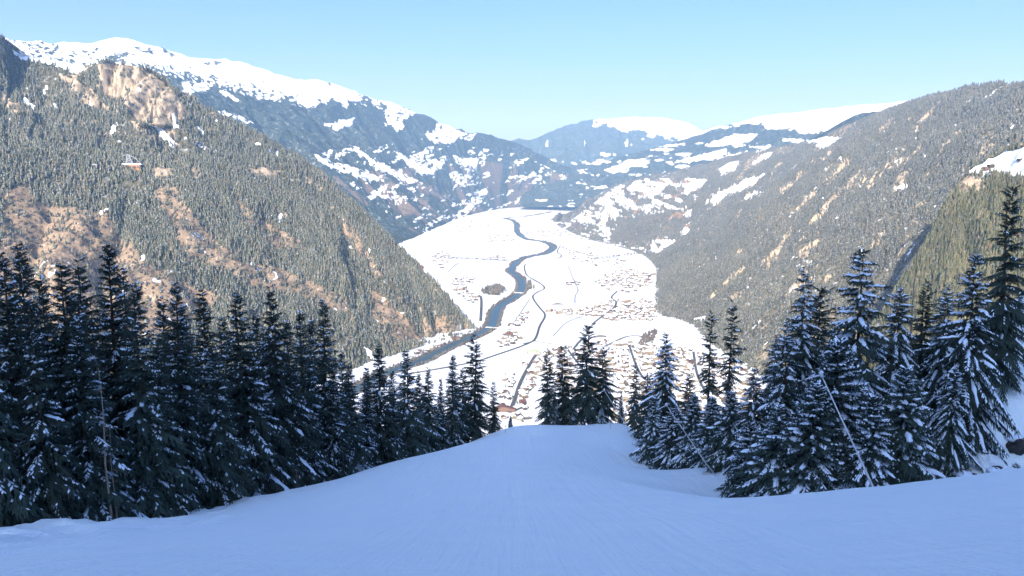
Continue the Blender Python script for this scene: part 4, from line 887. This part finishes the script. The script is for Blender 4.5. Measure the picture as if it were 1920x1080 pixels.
# ------------------------------------------------------------------ snow lances
def lance(base, top, arm, Y, label):
    b = W(*base, Y); t_ = W(*top, Y); z = float(ground(b[0], Y)); b = np.array([b[0], Y, z]); a = W(*arm, Y)
    root = link('snow_lance', None, loc=b); tag(root, label, 'snow lance', 'leaning snow lances along the right edge of the run')
    t_ = t_ - b; a = a - b; dn = t_ / np.linalg.norm(t_)
    m = MB(); m.tube([-.5 * dn, t_ * .45, t_ * .46, t_], [.065, .058, .045, .036], 10); po = link('pole', m.mesh('pole', M['lance'], True), root)
    m = MB(); m.tube([t_ * .04, t_ * .4], [.08, .07], 8); link('sleeve', m.mesh('sleeve', M['steel'], True), po)
    m = MB(); m.tube([t_, t_ + (a - t_) * .5 + np.array([0, 0, .02]), a], [.055, .05, .04], 8); link('arm', m.mesh('arm', M['lance'], True), root)
    m = MB(); m.tube([t_ - dn * .12, t_ + dn * .22], [.12, .11], 10); link('nozzle_head', m.mesh('nozzle_head', M['steel'], True), root)
    sn = MB(); sn.tube([t_ + [-.1, 0, .14], t_ + [.02, 0, .2], t_ + [.12, 0, .13]], [.05, .12, .05], 6); link('snow_cap', sn.mesh('snow_cap', M['snow'], True), root)
    for q in ((-1.1, -.3), (.5, .9), (.3, -1.0)):
        m = MB(); m.tube([t_ * .16, (q[0], q[1], -.15)], .035, 6); link('stay', m.mesh('stay', M['steel']), root)
    m = MB(); m.box((-.55, -.15, .12), (1.2, .45, .3)); link('foot_frame', m.mesh('foot_frame', M['steel']), root)
lance((1665, 918), (1540, 703), (1510, 711), 50, 'nearest leaning snow lance, in front of the biggest drooping spruce')
lance((1337, 893), (1250, 760), (1233, 768), 84, 'middle leaning snow lance, in front of low snow covered spruces')
lance((1198, 838), (1133, 732), (1122, 738), 124, 'farthest leaning snow lance, beside the trees on the lip')

# ------------------------------------------------------------------ small things on the snow
def marker(px, py, Y, h, label):
    p = W(px, py, Y); z = float(ground(p[0], Y)); root = link('piste_marker', None, loc=(p[0], Y, z)); tag(root, label, 'marker pole', 'piste marker poles')
    m = MB(); m.tube([(0, 0, -.4), (0, 0, h)], [.035, .03], 8); link('pole', m.mesh('pole', M['post']), root)
    m = MB(); m.tube([(-.02, 0, h - .02), (0, 0, h + .1), (.02, 0, h + .14)], [.07, .09, .02], 7); link('snow_cap', m.mesh('snow_cap', M['snow'], True), root)
    m = MB(); m.box((0, 0, h * .72), (.32, .05, .12)); link('crosspiece', m.mesh('crosspiece', M['post']), root)
marker(557, 920, 80, 2.4, 'brown marker pole with a snow cap before the dark spruces')
marker(948, 818, 140, 1.8, 'thin marker pole on the lip near the lone sapling')
marker(1145, 805, 140, 1.8, 'thin marker pole on the lip by the farthest snow lance')
def boulder(px, py, Y, size, label, seed, snow=.6):
    p = W(px, py, Y); z = float(ground(p[0], Y)); r = np.random.default_rng(seed)
    import bmesh
    def blob(nm, sc, off, mat, smooth, rough):
        bm = bmesh.new(); bmesh.ops.create_icosphere(bm, subdivisions=3, radius=1)
        for v in bm.verts:
            c = v.co; n = 1 + rough * float(fbm(np.array(c.x * 1.3 + seed), np.array(c.y * 1.3 + c.z * 1.7), 4, seed)); v.co = (c.x * sc[0] * n + off[0], c.y * sc[1] * n + off[1], c.z * sc[2] * n + off[2])
        me = bpy.data.meshes.new(nm); bm.to_mesh(me); bm.free(); me.materials.append(mat); me.polygons.foreach_set('use_smooth', np.full(len(me.polygons), smooth)); return me
    root = link('boulder', None, loc=(p[0], Y, z), rot=(0, 0, r.random() * 3)); tag(root, label, 'rock', 'rocks on the snow')
    s = np.array(size); link('rock', blob('rock', s, (0, 0, s[2] * .25), M['rock'], False, .9), root)
    link('snow_cap', blob('snow_cap', s * [.85, .85, .5], (.1, .25, s[2] * (.2 + snow)), M['snow'], True, .55), root)
boulder(1908, 778, 70, (.95, .8, .75), 'large dark boulder with a thick snow cap on the bank', 3, .8)
boulder(1868, 885, 60, (.7, .6, .45), 'small dark rock at the foot of the snow bank', 5, .6)
boulder(1815, 880, 60, (1.0, .8, .6), 'dark rock under the low drooping spruce', 7, .7)
boulder(1850, 815, 66, (.5, .45, .3), 'little dark stone poking out of the snow bank', 9, .6)
boulder(165, 994, 54, (.55, .5, .4), 'snow capped stump in front of the dark spruces', 11, .5)
boulder(490, 935, 75, (.5, .45, .45), 'snowy clump at the tree edge left of the marker pole', 13, .6)
